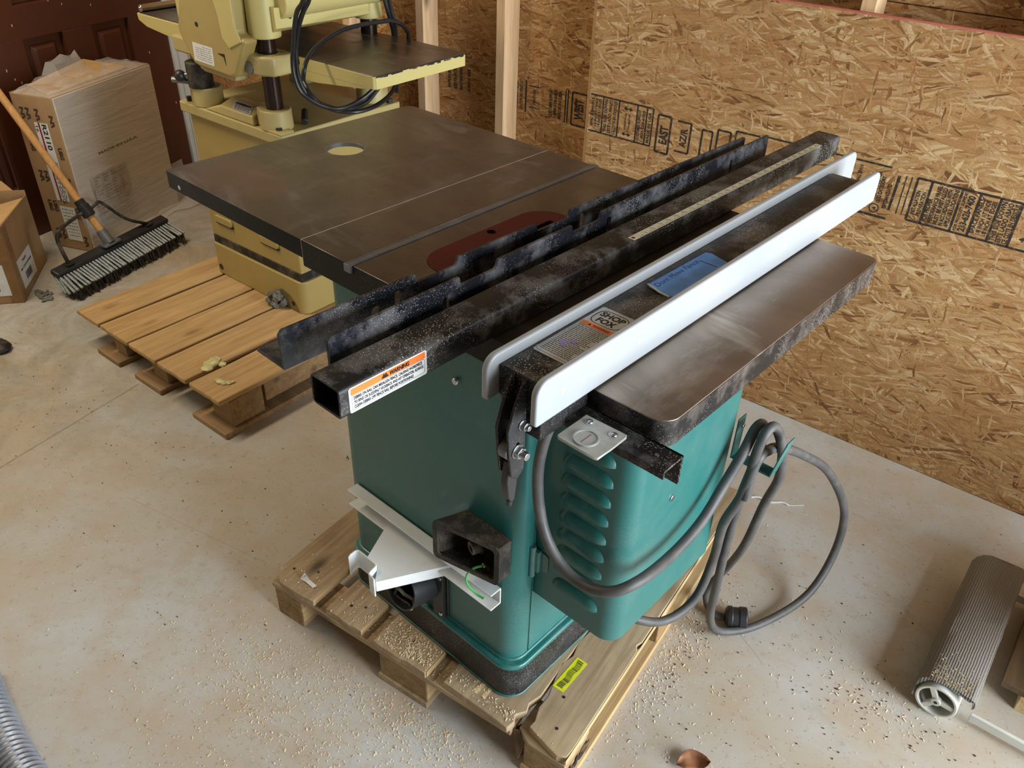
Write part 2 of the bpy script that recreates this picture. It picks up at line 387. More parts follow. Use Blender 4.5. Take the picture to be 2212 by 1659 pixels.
# ------------------------------------------------------------ camera
CP=Vector((1.6616578,-.77100446,1.64902058))
R=((.73986945,.67214533,.02852804),(.40201677,-.40772645,-.81984246),(-.53942164,.61804515,-.57187804))
cam=bpy.data.cameras.new('camera'); co=bpy.data.objects.new('camera',cam); COL.objects.link(co)
co.matrix_world=Matrix(((R[0][0],-R[1][0],-R[2][0],CP.x),(R[0][1],-R[1][1],-R[2][1],CP.y),(R[0][2],-R[1][2],-R[2][2],CP.z),(0,0,0,1)))
cam.sensor_width=36; cam.lens=1790.6755/2212*36; cam.clip_start=.02; scene.camera=co

# ------------------------------------------------------------ room
AW=.0599
WO=(.008,1.462,0)                       # wall frame: x along the wall, y into it, z up
fl=struct(obj('floor',MB().quad((-5,-4.5,0),(5,-4.5,0),(5,2.2,0),(-5,2.2,0)),M['floor']))
def wallframe(name,mb,mat,**k):
    o=obj(name,mb,mat,None,**k); o.location=WO; o.rotation_euler=(0,0,AW); return struct(o)
# front OSB sheet, 1.245 high, from its left edge to beyond the frame
panel=wallframe('wall_back',MB().prism(rrect(0,0.002,4.2,1.245,.001,1),0,.0115,XZ),M['osb'])
o=obj('panel_edge',MB().box(0,-.0006,1.2415,4.2,.0118,1.2462),plain('pink_edge_paint',srgb(186,104,88),.7),panel,label='pink painted top edge')
back=MB(); back.box(-2.56,.1052,0,4.2,.112,2.75); back.box(-2.56,.093,0,4.2,.105,1.262); back.box(-2.56,.0935,1.2655,4.2,.105,2.75)
wallframe('wall_outer',back,M['osb2'])
st_x=[-1.185,-.768-.0115,-.3935,.0,.4105,.807,1.2,1.6,2.0]
for i,x in enumerate(st_x):
    wallframe('trim_%d'%(i+1),MB().box(x-.019,.012,.04,x+.019,.0925,2.7),M['stud'],bevel=.0015)
wallframe('trim_20',MB().box(-2.45,.012,0,-.002,.0925,.038),M['stud'],bevel=.0015)
# printed marks on the sheet (text reads upwards)
ink=MB(); U=(0,0,1); V=(-1,0,0); IY=-.0004
def bx(mb,t0,z0,t1,z1,w=.0022,sides='lrtb',y=IY):
    w*=1.8
    def r(a,b,c,d): mb.quad((a,y,b),(c,y,b),(c,y,d),(a,y,d))
    if 'l' in sides: r(t0-w/2,z0,t0+w/2,z1)
    if 'r' in sides: r(t1-w/2,z0,t1+w/2,z1)
    if 'b' in sides: r(t0,z0-w/2,t1,z0+w/2)
    if 't' in sides: r(t0,z1-w/2,t1,z1+w/2)
def vt(mb,txt,t,z0,z1,h,bold=.012,y=IY):
    bold=bold*.6+.026
    put_text(mb,txt,(t,y,z0),U,V,w=z1-z0,h=h,bold=bold)
def arrow(mb,t,z,L=.034,up=1):
    y=IY; w=.0022
    mb.quad((t-L/2+.008,y,z-w),(t+L/2-.008,y,z-w),(t+L/2-.008,y,z+w),(t-L/2+.008,y,z+w))
    mb.quad((t-L/2,y,z),(t-L/2+.011,y,z-.007),(t-L/2+.011,y,z+.007)); mb.quad((t+L/2,y,z),(t+L/2-.011,y,z-.007),(t+L/2-.011,y,z+.007))
bx(ink,.004,.768,.241,.886,.003,'tb'); bx(ink,.054,.768,.115,.886,.003,'lr'); bx(ink,.184,.768,.219,.886,.003,'lr'); bx(ink,.241,.768,.3,.886,.003,'l')
for t,s in ((.019,'SPACE PANELS'),(.033,'1/8 INCH AT ENDS'),(.047,'1/8 INCH AT EDGES')): vt(ink,s,t,.785,.876,.0095)
for t,s in ((.071,'THIS SIDE DOWN'),(.088,'ESTE LADO ABAJO'),(.106,'CE COTE EN DESSOUS')): vt(ink,s,t,.774,.880,.0105)
arrow(ink,.150,.866); arrow(ink,.150,.785); 
for t,s in ((.146,'STRENGTH AXIS'),(.160,'THIS DIRECTION')): vt(ink,s,t,.800,.852,.006)
for t,s in ((.198,'CUSTOMER SUPPORT'),(.213,'1-800-528-6003'),(.235,'MADE IN USA')): vt(ink,s,t,.775,.872,.0095)
bx(ink,.261,.757,.307,.873,.0038); vt(ink,'EAST',.299,.785,.842,.027,.03)
bx(ink,.33,.775,.377,.868,.0035,'rtb'); vt(ink,'AZ/R',.366,.790,.850,.022,.01)
bx(ink,.416,.757,.450,.860,.0035,'lt'); bx(ink,.45,.757,.45,.860,.003,'l'); bx(ink,.467,.757,.509,.871,.0035); vt(ink,'2',.500,.81,.826,.026,.03)
bx(ink,.525,.765,.60,.880,.003,'lt'); bx(ink,.61,.768,.98,.884,.0028,'t'); vt(ink,'2B',.66,.80,.84,.024,.02)
for t,s in ((.842,'EXPOSURE 1'),(.862,'SIZED FOR SPACING'),(.882,'24/16  2'),(.906,'SHEATHING SPAN')): vt(ink,s,t,.790,.872,.010,.02)
for t,s,z0,z1 in ((.944,'PRP-108 RATED',.775,.862),(.958,'MILL 412 THICKNESS',.79,.866),(.972,'15/32 CATEGORY',.782,.858)): vt(ink,s,t,z0,z1,.0105,.03)
cc=circ(.962,.765,.0135,28); ci=circ(.962,.765,.0105,28)
ink.prism(cc,IY,IY+.0003,XZ,holes=[ci]); vt(ink,'A',.967,.760,.770,.009,.03)
bx(ink,.905,.744,1.0,.758,.004,'b'); ink.quad((.998,IY,.770),(1.004,IY,.770),(1.008,IY,.868),(1.000,IY,.868)); vt(ink,'PERFORMANCE RATED',.992,.770,.84,.010,.03)
bx(ink,1.022,.765,1.036,.872,.0016,'lr'); bx(ink,1.051,.757,1.40,.874,.0034,'ltb'); 
for t in (1.088,1.164,1.208,1.256,1.306): bx(ink,t,.757,t,.874,.0034,'l')
for t,s in ((1.067,'INSTALLATION'),(1.082,'PREPARATION')): vt(ink,s,t,.775,.842,.010,.02)
for t,s,z1 in ((1.101,'FOR PROPER',.83),(1.115,'PERFORMANCE PANEL',.868),(1.129,'MUST BE INSTALLED',.866),(1.143,'IN ACCORDANCE WITH',.864),(1.157,'APPLICABLE LOCATIONS',.868)): vt(ink,s,t,.765,z1,.0105,.03)
vt(ink,'FOR PRODUCT SUPPORT',1.178,.763,.872,.007,.01); vt(ink,'233-626-7400',1.198,.765,.862,.016,.02)
for t,s in ((1.221,'SPACE PANELS'),(1.236,'1/8 INCH AT ENDS'),(1.250,'1/8 INCH AT EDGES')): vt(ink,s,t,.768,.862,.0105,.015)
for t,s in ((1.272,'THIS SIDE DOWN'),(1.287,'ESTE LADO ABAJO'),(1.302,'CE COTE EN DESSOUS')): vt(ink,s,t,.762,.868,.0115,.015)
arrow(ink,1.35,.785,.05); arrow(ink,1.35,.855,.05)
obj('printed_marking',ink,M['inkw'],panel,label='black stamped panel markings',flat=True)
ink2=MB(); IY=.0926
o2=[o for o in COL.objects if o.name=='wall_outer'][0]
for t,s in ((-.865,'PERFORMANCE'),(-.84,'RATED'),(-.80,'INSTALLATION'),(-.76,'24/16'),(-.70,'EXPOSURE 1'),(-.67,'SIZED FOR SPACING'),(-.64,'SHEATHING SPAN'),(-.60,'1/8 INCH AT ENDS')): vt(ink2,s,t,.752,.835,.014,.04,y=IY)
for t,s in ((-.372,'ESTE LADO ABAJO'),(-.350,'CE COTE EN DESSOUS'),(-.218,'CUSTOMER SUPPORT'),(-.198,'1-800-528-6003'),(-.178,'MADE IN USA')): vt(ink2,s,t,.742,.84,.012,.03,y=IY)
bx(ink2,-.335,.735,-.335,.848,.004,'l',y=IY); bx(ink2,-.16,.735,-.15,.848,.003,'lr',y=IY); bx(ink2,-.132,.735,-.07,.846,.004,y=IY); vt(ink2,'WEST',-.085,.755,.828,.034,.05,y=IY)
bx(ink2,-.008,.735,.06,.846,.004,'ltb',y=IY)
arrow_y=IY
for z in (.832,.757): ink2.quad((-.32,IY,z-.002),(-.27,IY,z-.002),(-.27,IY,z+.002),(-.32,IY,z+.002))
vt(ink2,'STRENGTH AXIS',-.292,.768,.822,.010,.04,y=IY)
obj('printed_marking',ink2,M['inkw'],o2,label='black stamped sheathing markings',flat=True)
# left side: brown panelled door in white frame
DA=math.radians(105)
DO=(-2.21,.43,0)
def doorframe(name,mb,mat,**k):
    o=obj(name,mb,mat,None,**k); o.location=DO; o.rotation_euler=(0,0,DA); return struct(o)
# frame: x along wall (towards the back), y = away from room, z up
W=MB()
rec=[(.14,.23,.33,.80),(.48,.23,.68,.80),(-.28,.23,-.08,.80),(.14,.93,.33,1.7),(.48,.93,.68,1.7)]
W.prism([(-.6,.001),(.89,.001),(.89,2.05),(-.6,2.05)],0,.04,XZ,holes=[[(a,b),(c,b),(c,d),(a,d)] for a,b,c,d in rec])
for a,b,c,d in rec:
    W.box(a,.022,b,c,.038,d)
    W.hexa([(a+.03,.022,b+.03),(c-.03,.022,b+.03),(c-.03,.022,d-.03),(a+.03,.022,d-.03),(a+.05,.006,b+.05),(c-.05,.006,b+.05),(c-.05,.006,d-.05),(a+.05,.006,d-.05)])
dr=doorframe('door_1',W,M['door'],bevel=.004)
sp=MB()
for (a,z,s) in ((.11,.86,.005),(.30,.93,.006),(.36,.905,.004),(.08,.64,.004),(.055,.66,.004),(.20,.575,.009),(.86,.37,.005),(.76,.63,.005),(.03,.7,.005),(.50,.88,.004),(.12,.60,.004)):
    sp.ball((a,-.0005,z),s*.55,5,.8,.12,2.0,.4)
obj('paint_chip',sp,M['trim'],dr,label='pale flecks on the brown door')
doorframe('trim_10',MB().box(.893,-.012,.0,.918,.05,2.1).box(.925,-.006,.0,.985,.05,2.1),M['trim'],bevel=.002)
doorframe('wall_left',MB().box(.93,.008,0,1.10,.06,2.75).box(-3.6,.008,0,-.62,.06,2.75).box(-.62,.008,2.1,.93,.06,2.75),M['wallw'])
# ceiling and the remaining walls behind the viewer; the big door opening is on the right
struct(obj('ceiling',MB().box(-5,-4.5,2.75,5,2.2,2.8),M['ceil']))
struct(obj('wall_front',MB().box(-5,-4.5,0,5,-4.4,2.75),plain('dim_wall',srgb(84,74,62),.8)))
struct(obj('wall_right',MB().box(4.1,-4.5,2.35,4.2,2.2,2.75).box(4.1,-4.5,0,4.2,-.3,2.35),M['wallw']))

# ------------------------------------------------------------ green table saw
saw=thing('table_saw','dark green cabinet table saw with cast iron top standing on a wooden pallet','table saw',(.745,.275,.128))
W_='world'
def so(name,mb,mat,bevel=0,parent=None,**k): return obj(name,mb,mat,parent or saw,W_,bevel,**k)
# plinth
pl=MB(); pl.prism(rrect(.484,.015,1.003,.545,.045,8),.128,.218); 
so('plinth',pl,M['black'],.003,label='black base band')
lip=MB(); lip.prism(rrect(.482,.013,1.005,.547,.046,8),.214,.228); so('plinth_rim',lip,M['greend'],.005,seg=3)
lip=MB(); lip.prism(rrect(.482,.013,1.005,.547,.046,8),.1285,.133); so('plinth_rim',lip,M['greend'],.0015)
cab=MB(); cab.prism(rrect(.490,.028,.989,.532,.040,8),.226,.955); so('cabinet',cab,M['green'],.002)
# rolled foot of the cabinet
s=MB(); s.prism(rrect(.487,.024,.993,.536,.042,8),.226,.234); so('cabinet_foot',s,M['greend'],.0035,seg=3)
s=MB(); s.box(.9885,.076,.235,.9915,.0765,.95); so('seam',s,M['greend'])
# motor cover on the right side
cv=MB(); cv.prism(rrect(.985,.081,1.178,.430,.034,8,(.001,.034,.034,.001)),.408,.90)
cov=so('motor_cover',cv,M['green'],.004,seg=3)
for z in (.845,.803,.761,.719,.677,.635,.593,.551,.508):
    # pressed louver: slopes out from the face to an open lower lip, rounded ends
    m=MB(); n1=22; x0,x1=1.036,1.139; rows=[]
    for i in range(n1+1):
        t=.5-.5*math.cos(PI*i/n1); x=x0+(x1-x0)*t; q=abs(2*t-1); e=math.sqrt(max(0,1-((q-.55)/.45)**2)) if q>.55 else 1
        zb=z-.036; row=[]
        for k in range(7):
            ph=k/6; zz=zb+.024*e*(1-ph); dd=.0105*e*math.sin(ph*PI/2)**.8
            row.append((x,.0812-dd,zz))
        row.append((x,.0812-.0085*e,zb-.0006)); row.append((x,.0812,zb-.0006)); rows.append(row)
    m.v=[p for r_ in rows for p in r_]; K=9
    m.f=[(i*K+j,i*K+j+1,(i+1)*K+j+1,(i+1)*K+j) for i in range(n1) for j in range(K-1)]
    so('louver',m,M['greend'],0,cov)
s=MB(); s.cyl((1.1775,.208,.688),(1.1805,.208,.688),.0065); so('rivet',s,M['zinc'],.001,cov)
for z in (.508,):
    h=MB(); h.cyl((.992,.071,z-.045),(.992,.071,z+.032),.0062); h.box(.992,.071,z-.03,1.006,.0805,z+.022); h.prism(rrect(.992,z-.026,1.022,z+.02,.008,4),.0785,.081,XZ)
    so('hinge',h,M['greend'],.001)
# cord hook bracket on the cover: plate, floor and upright lip
hk=MB(); hk.box(1.1785,.412,.655,1.1815,.440,.745); hk.box(1.1785,.412,.655,1.262,.440,.658); hk.bar((1.260,.426,.655),(1.277,.426,.742),.028,.003,(1,0,0))
hko=so('cord_hook',hk,M['greend'],.001)
s=MB(); s.cyl((1.1815,.432,.722),(1.1845,.432,.722),.005); so('rivet',s,M['zinc'],.001,hko)
# screws on the dark front face
for (x,z,r) in ((.843,.858,.0065),(.502,.49,.0055)):
    s=MB(); s.cyl((x,.0285,z),(x,.020 if x>.6 else .024,z),r); so('screw',s,M['zinc'],.0015)
# side dust port box seen behind the cabinet
s=MB(); s.prism([(.44,.30),(.49,.30),(.49,.42),(.44,.42)],.30,.385); so('side_box',s,M['green'],.002,label='small green box on the far side')
# main table
H=1.0
T=MB()
strips=[(.4745,.6005,[]),(.6215,.861,[]),(.880,.985,[])]
thr=rrect(.676,.088,.803,.424,.058,8)
T.prism(rrect(.4745,0,.6005,.686,.001,1),.986,H)
T.prism(rrect(.6215,0,.861,.686,.001,1),.986,H,holes=[rrect(.6755,.0875,.8035,.4245,.0585,8)])
T.prism(rrect(.880,0,.985,.686,.001,1),.986,H)
T.prism(rrect(.4745,.0,.985,.686,.001,1),.9775,.986,holes=[rrect(.70,.12,.79,.40,.03,6)])
T.box(.4745,0,.950,.985,.016,.9775); T.box(.4745,.67,.950,.985,.686,.9775); T.box(.4745,.016,.955,.484,.67,.9775); T.box(.976,.016,.955,.985,.67,.9775)
for y in (.05,.62): T.box(.484,y,.955,.976,y+.02,.9775)
mt=so('main_table',T,M['top'],.0012)
s=MB(); s.box(.4742,-.0006,.948,.9853,.0004,.9992); 
front=MB()
front.prism([(.4742,.948),(.9853,.948),(.9853,.9990),(.8802,.9990),(.8802,.9862),(.8608,.9862),(.8608,.9990),(.6217,.9990),(.6217,.9862),(.6003,.9862),(.6003,.9990),(.4742,.9990)],-.0008,.0004,XZ)
so('table_rim',front,M['rim'],0,mt,label='black painted table edge')
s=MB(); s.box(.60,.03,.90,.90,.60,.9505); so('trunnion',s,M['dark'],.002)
# red throat insert with blade slot
ins=MB(); ins.prism(thr,.9975,1.0014,holes=[rrect(.734,.135,.757,.385,.004,3),circ(.684+.008,.267,.009,20)])
so('throat_insert',ins,M['red'],.0008)
s=MB(); s.box(.7,.12,.955,.79,.40,.957); so('throat_shade',s,M['dark'])  # dark sheet standing in for the shade down the throat
# miter bar lying in the left slot
mb_=MB(); mb_.box(.6025,-.006,.9865,.6195,.690,1.0012); 
for dx in (-.0055,.0055): mb_.box(.611+dx-.0012,-.006,1.0012,.611+dx+.0012,.690,1.0018)
so('miter_bar',mb_,M['steel'],.0012,label='bare steel bar in the left slot')
# left wing with router hole
wg=MB(); hole=circ(.153,.355,.043,48); wg.prism(rrect(0,0,.4738,.686,.004,3,(.006,.001,.001,.02)),.9925,H,holes=[hole])
wl=so('extension_wing',wg,M['top'],.0012,label='left cast iron wing with round router hole')
rg=MB()
def ring(mb,r,ri,z0,z1,c=(.153,.355)): mb.prism(circ(c[0],c[1],r,48),z0,z1,holes=[circ(c[0],c[1],ri,48)])
ring(rg,.0450,.0425,.991,1.0003); so('hole_ring',rg,M['steel'],.0006,wl)
s=MB(); s.prism(rrect(-.0006,-.0006,.4738,.6866,.005,3,(.006,.001,.001,.02)),.9635,.9992,holes=[rrect(.012,.012,.462,.674,.004,2)])
so('table_rim',s,M['rim'],.001,wl,label='black painted wing edge')
for x in (.04,.35): 
    s=MB(); s.box(x,.012,.968,x+.012,.674,.987); so('rib',s,M['rim'],0,wl)
s=MB(); s.box(.4738,-.001,.9502,.4748,.0,1.0002); s.box(.4736,0,.9996,.4749,.686,1.0004); so('wing_seam',s,plain('pale_seam',srgb(176,160,142),.6),.0,wl)
s=MB(); s.cyl((.048,-.0008,.975),(.048,.004,.975),.005).cyl((.058,.004,.969),(.058,.012,.955),.004); so('bolt',s,M['zinc'],0,wl)
# right wing with rounded corners
rw=MB(); rw.prism(rrect(.9856,0,1.257,.686,.028,7,(.001,.03,.02,.001)),.986,H)
wr=so('extension_wing',rw,M['top2'],.0016,label='right cast iron wing with rounded corners')
s=MB(); s.prism(rrect(.9856,-.0006,1.2578,.6866,.028,7,(.001,.031,.021,.001)),.957,.9986,holes=[rrect(.998,.012,1.245,.674,.02,4)])
so('table_rim',s,M['rimworn'],.0015,wr,label='scraped black wing edge')
# dust port at the foot of the dark face
dp=MB(); dp.prism(rrect(.655,.232,.812,.362,.004,2),.0235,.0285,XZ); dp.prism([(.775,.23),(.806,.23),(.806,.365),(.775,.365)],.014,.0235,XZ)
po=so('dust_port',dp,M['blkpl'],.0015)
pp=MB(); pp.pipe((.745,.028,.305),(.742,-.045,.322),.047,.0435,32); so('port_pipe',pp,M['blkpl'],.001,po)
s=MB(); s.tube([(.745+.030*math.cos(a),-.036+.004*math.sin(3*a),.290+.018*math.sin(a)) for a in [i*.7 for i in range(9)]],.004,6); so('packed_shavings',s,M['lint'],0,po)
for (x,z) in ((.80,.243),(.80,.352)):
    s=MB(); s.cyl((x,.0145,z),(x,.011,z),.0045); so('screw',s,M['zinc'],.001,po)
# white C channel and gusset bracket hanging on the dark face
ch=MB(); ch.box(.532,.0235,.394,.957,.0265,.437); ch.hexa([(.532,-.002,.434),(.957,-.002,.434),(.957,.0265,.434),(.532,.0265,.434),(.532,-.002,.437),(.957,-.002,.437),(.957,.0265,.437),(.532,.0265,.437)])
ch.box(.532,-.002,.394,.957,.0265,.397)
wb=so('channel_bracket',ch,M['whitesteel'],.0012,label='white steel channel')
g=MB(); g.prism([(.640,.022),(.822,.022),(.748,-.110),(.731,-.090),(.724,-.084),(.690,-.084)],.4005,.4035)
g.hexa([(.748,-.110,.376),(.751,-.110,.376),(.825,.022,.376),(.822,.022,.376),(.748,-.110,.4035),(.751,-.110,.4035),(.825,.022,.4035),(.822,.022,.4035)])
gu=so('gusset',g,M['whitesteel'],.001,wb)
e=MB(); pts=[Vector((*p,0)) for p in ((.672,-.112),(.668,-.106),(.667,-.090),(.671,-.086),(.724,-.086),(.728,-.090),(.731,-.106),(.734,-.112),(.752,-.114))]
for i in range(len(pts)-1):
    p,q=pts[i],pts[i+1]; w=.0016; t=(q-p).normalized(); o_=Vector((-t.y,t.x,0))*w
    zt=.416; zb=.366
    e.hexa([p-o_+Vector((0,0,zb)),q-o_+Vector((0,0,zb)),q+o_+Vector((0,0,zb)),p+o_+Vector((0,0,zb)),p-o_+Vector((0,0,zt)),q-o_+Vector((0,0,zt)),q+o_+Vector((0,0,zt)),p+o_+Vector((0,0,zt))])
so('hook_end',e,M['whitesteel'],.001,wb)
# open electrical box with conduit hub and green earth wire
eb=MB(); out=[(.842,-.034),(.977,-.006),(.977,.0278),(.866,.0278)]
eb.prism(out,.490,.4925); eb.prism(out,.576,.5785)
eb.box(.866,.0255,.490,.977,.0278,.5785)
def wallseg(mb,p,q,z0,z1,t=.0022):
    p,q=Vector((*p,0)),Vector((*q,0)); dd=(q-p).normalized(); o_=Vector((-dd.y,dd.x,0))*t
    mb.hexa([(p.x,p.y,z0),(q.x,q.y,z0),(q.x+o_.x,q.y+o_.y,z0),(p.x+o_.x,p.y+o_.y,z0),(p.x,p.y,z1),(q.x,q.y,z1),(q.x+o_.x,q.y+o_.y,z1),(p.x+o_.x,p.y+o_.y,z1)])
wallseg(eb,out[3],out[0],.490,.5785); wallseg(eb,out[1],out[2],.490,.5785)
ebo=so('switch_box',eb,M['grime'],.002,label='open black electrical box')
rm=MB(); p=Vector((.842,-.034,0)); q=Vector((.977,-.006,0)); dd=(q-p).normalized()
def FR(u,v,w): # face frame of the box mouth
    b=p+dd*u+Vector((dd.y,-dd.x,0))*w; return (b.x,b.y,v)
L=(q-p).length; rm.prism(rrect(-.003,.486,L+.003,.582,.012,5),-.001,.003,FR,holes=[rrect(.008,.497,L-.008,.571,.008,4)])
so('mouth_rim',rm,M['grime'],.0008,ebo)
hb=MB(); hb.pipe((.915,.024,.528),(.905,-.004,.528),.0135,.0075,20)
for i in range(10):
    a=2*PI*i/10; hb.bar((.9125+.0,.016,.528+.0) if False else (.914+0*a,.020,.528+.0145*math.sin(a)),(.908,.006,.528+.0145*math.sin(a)),.003,.003) if abs(math.cos(a))<.2 else None
so('conduit_hub',hb,plain('grey_hub',srgb(120,116,108),.5),.0012,ebo)
s=MB(); s.cyl((.915,.024,.528),(.910,.010,.528),.018); so('hub_nut',s,M['blkpl'],.0015,ebo)
s=MB(); s.cyl((.940,.0,.508),(.938,-.006,.508),.0055); so('screw',s,M['zinc'],.001,ebo)
s=MB(); s.tube(smooth_path([(.938,-.006,.508),(.926,-.014,.500),(.914,-.022,.480),(.914,-.022,.455),(.930,-.016,.436),(.948,-.012,.432)],6),.0023,8); so('earth_wire',s,M['gwire'],0,ebo,label='green earth wire')
# thick grey power cord looped on the hook
cd=MB()
path=[(1.075,.055,.93),(1.037,.045,.871),(1.018,.040,.77),(1.028,.038,.674),(1.061,.035,.609),(1.115,.036,.575),(1.178,.040,.590),(1.208,.085,.603),(1.208,.191,.586),(1.208,.279,.600),(1.206,.344,.640),(1.212,.385,.70),(1.214,.412,.742),(1.216,.440,.735),
 (1.214,.455,.66),(1.205,.447,.55),(1.192,.470,.42),(1.186,.486,.25),(1.175,.527,.09),(1.194,.568,.022),(1.249,.655,.016),(1.297,.80,.035),(1.307,.888,.125),(1.298,.885,.27),(1.268,.765,.45),(1.249,.608,.585),(1.240,.49,.668),(1.237,.44,.690),(1.236,.40,.690),
 (1.226,.392,.60),(1.200,.405,.50),(1.178,.452,.35),(1.172,.420,.25),(1.150,.352,.22),(1.115,.285,.25),(1.02,.21,.30)]
cd.tube(smooth_path(path,8),.0098,12)
path2=[(1.236,.400,.742),(1.240,.430,.752),(1.252,.458,.70),(1.254,.480,.64),(1.248,.503,.58),(1.223,.536,.48),(1.198,.560,.33),(1.159,.604,.2),(1.118,.622,.08),(1.121,.618,.03),(1.150,.604,.020),(1.178,.612,.022)]
cd.tube(smooth_path([(1.236,.392,.60),(1.232,.395,.68)]+path2,8),.0094,12)
cdo=so('power_cord',cd,M['rubber'],0,label='thick grey power cord')
pg=MB(); a=Vector((1.178,.612,.026)); b=Vector((1.222,.640,.030))
pg.tube([a,a.lerp(b,.1),a.lerp(b,.3),a.lerp(b,.32),a.lerp(b,.62),a.lerp(b,.64),b.lerp(a,.05),b],[.018,.026,.027,.0245,.0245,.0268,.0268,.024],24); so('plug',pg,M['blkpl'],.0008,cdo,label='round black plug')

# ------------------------------------------------------------ loose rails on the table
def rail_iron(name,label,xn,xf,yn,yf,z1,leftflange,notches,slots):
    t=thing(name,label,'angle iron',(xn,yn,1.0018)); L=yf-yn; ang=math.atan2(-(xf-xn),L); t.rotation_euler=(0,0,ang)
    L=math.hypot(L,xf-xn); h=z1-1.0018
    poly=[(0,0),(L,0),(L,h-.004),(L-.004,h)]
    for (a,b,dz) in sorted(notches,reverse=True): poly+=[(b+.004,h),(b,h-dz+.003),(b-.003,h-dz),(a+.003,h-dz),(a,h-dz+.003),(a-.003,h)]
    poly+=[(.006,h),(0,h-.006)]
    m=MB(); m.prism(poly,-.0026,.0026,YZ,holes=[slot(a,b,w,hh) for a,b,w,hh in slots])
    obj('upright_leg',m,M['steelblk'],t,bevel=.0007)
    f=MB()
    if leftflange: f.prism(rrect(-leftflange,0,-.0026,L,.001,1),0,.005)
    else: f.prism(rrect(.0026,0,.024,L,.001,1),0,.005)
    obj('flat_leg',f,M['steelblk'],t,bevel=.001)
    return t
g_='black angle irons on the saw table'
r1=rail_iron('angle_iron','black notched angle iron next to the red insert, flat leg overhanging the table',.803,.834,-.268,.930,1.064,.066,
   [(.243,.326,.014),(.515,.600,.014)],[(.163,.026,.018,.024),(.205,.030,.013,.036),(.638,.030,.014,.034),(1.05,.028,.010,.028)])
r2=rail_iron('angle_iron','second black notched angle iron, between the first one and the square tube',.866,.868,-.235,.973,1.067,0,
   [(.247,.326,.014),(.516,.594,.014)],[(.215,.028,.013,.030),(.620,.034,.012,.030),(1.05,.034,.010,.028)])
# square tube rail with ruler
tb=thing('fence_rail','long black hollow rectangular rail tube with a ruler strip, lying across the table','rail',(.8925,-.284,1.0018))
TL=1.43; tang=math.atan2(-(.012),TL); tb.rotation_euler=(0,0,tang)
def tubebox(mb,w,h,L,t,r,f):
    mb.prism(rrect(0,0,w,h,r,4),0,L,f,holes=[rrect(t,t,w-t,h-t,max(r-t,.0005),3)])
m=MB(); tubebox(m,.0600,.0465,TL,.0035,.007,lambda u,v,w:(u,w,v)); obj('tube',m,M['railtop'],tb,bevel=.0006)
m=MB(); m.box(.0445,.625,.0466,.0590,1.335,.0471); ru=obj('ruler_strip',m,M['rule'],tb,label='pale measuring strip')
m=MB(); 
for i in range(1,110):
    y=.640+i*.00635; w=.0085 if i%4==0 else (.005 if i%2==0 else .003)
    m.box(.0588-w,y-.0005,.0471,.0588,y+.0005,.0473)
for k in range(1,28):
    y=.640+k*.0254
    put_text(m,str(k),(.0520,y-.004,.0473),(-0.0+0,1,0),(-1,0,0),h=.0048,center=True,bold=.01)
m.prism(circ(.0515,.632,.0035,14),.0471,.0473)
obj('ruler_mark',m,M['ink'],ru,flat=True)
m=MB(); m.prism(circ(.0515,.632,.003,14),.0473,.0475); obj('ruler_logo',m,M['redink'],ru,flat=True)
def sticker(parent,name,label,o,u,v,w,h,mat,r=.003,space='local',th=.0004):
    """thin sticker; returns function mapping sticker coords to 3D"""
    o,u,v=Vector(o),Vector(u).normalized(),Vector(v).normalized(); nrm=u.cross(v)
    F=lambda a,b,c: tuple(o+u*a+v*b+nrm*c)
    m=MB(); m.prism(rrect(0,0,w,h,r,3),0,th,F); return obj(name,m,mat,parent,space,label=label,flat=True),F,nrm
X1=.0600+.0001
st,F,nn_=sticker(tb,'warning_label','orange and white warning sticker',(X1,.014,.004),(0,1,0),(0,0,1),.132,.0385,M['paper'])
m=MB(); m.prism(rrect(.003,.0265,.129,.0365,.001,2),.0004,.0006,F); obj('orange_band',m,M['orange'],st,flat=True)
m=MB(); o3=Vector(F(0,0,.0007)); uu=Vector((0,1,0)); vv=Vector((0,0,1))
put_text(m,'WARNING',o3+uu*.066+vv*.0285,uu,vv,w=.034,h=.0062,bold=.035,slant=.15)
tri=lambda x:m.add([F(x,.0285,.0007),F(x+.0085,.0285,.0007),F(x+.00425,.0355,.0007)],[(0,1,2)])
tri(.053); tri(.0565)
for i,sx_ in enumerate(('DEBRIS ON RAIL CAN MISALIGN FENCE, CAUSING WORKPIECE','TO BIND OR SUDDENLY KICKBACK AND HIT OPERATOR. ALWAYS','CLEAN DEBRIS OFF FENCE RAIL BEFORE POSITIONING!')):
    put_text(m,sx_,o3+uu*.007+vv*(.0195-i*.0068),uu,vv,w=(.116,.118,.100)[i],h=.0045,bold=.028)
for k_ in range(len(m.v)): m.v[k_]=(m.v[k_][0]+.0005,m.v[k_][1],m.v[k_][2])
obj('lettering',m,M['ink'],st,flat=True)
m=MB(); m.prism(rrect(.004,.0035,.128,.026,.003,3),.0004,.0006,F,holes=[rrect(.0046,.0041,.1274,.0254,.0026,3)]); obj('outline',m,M['grey'],st,flat=True)

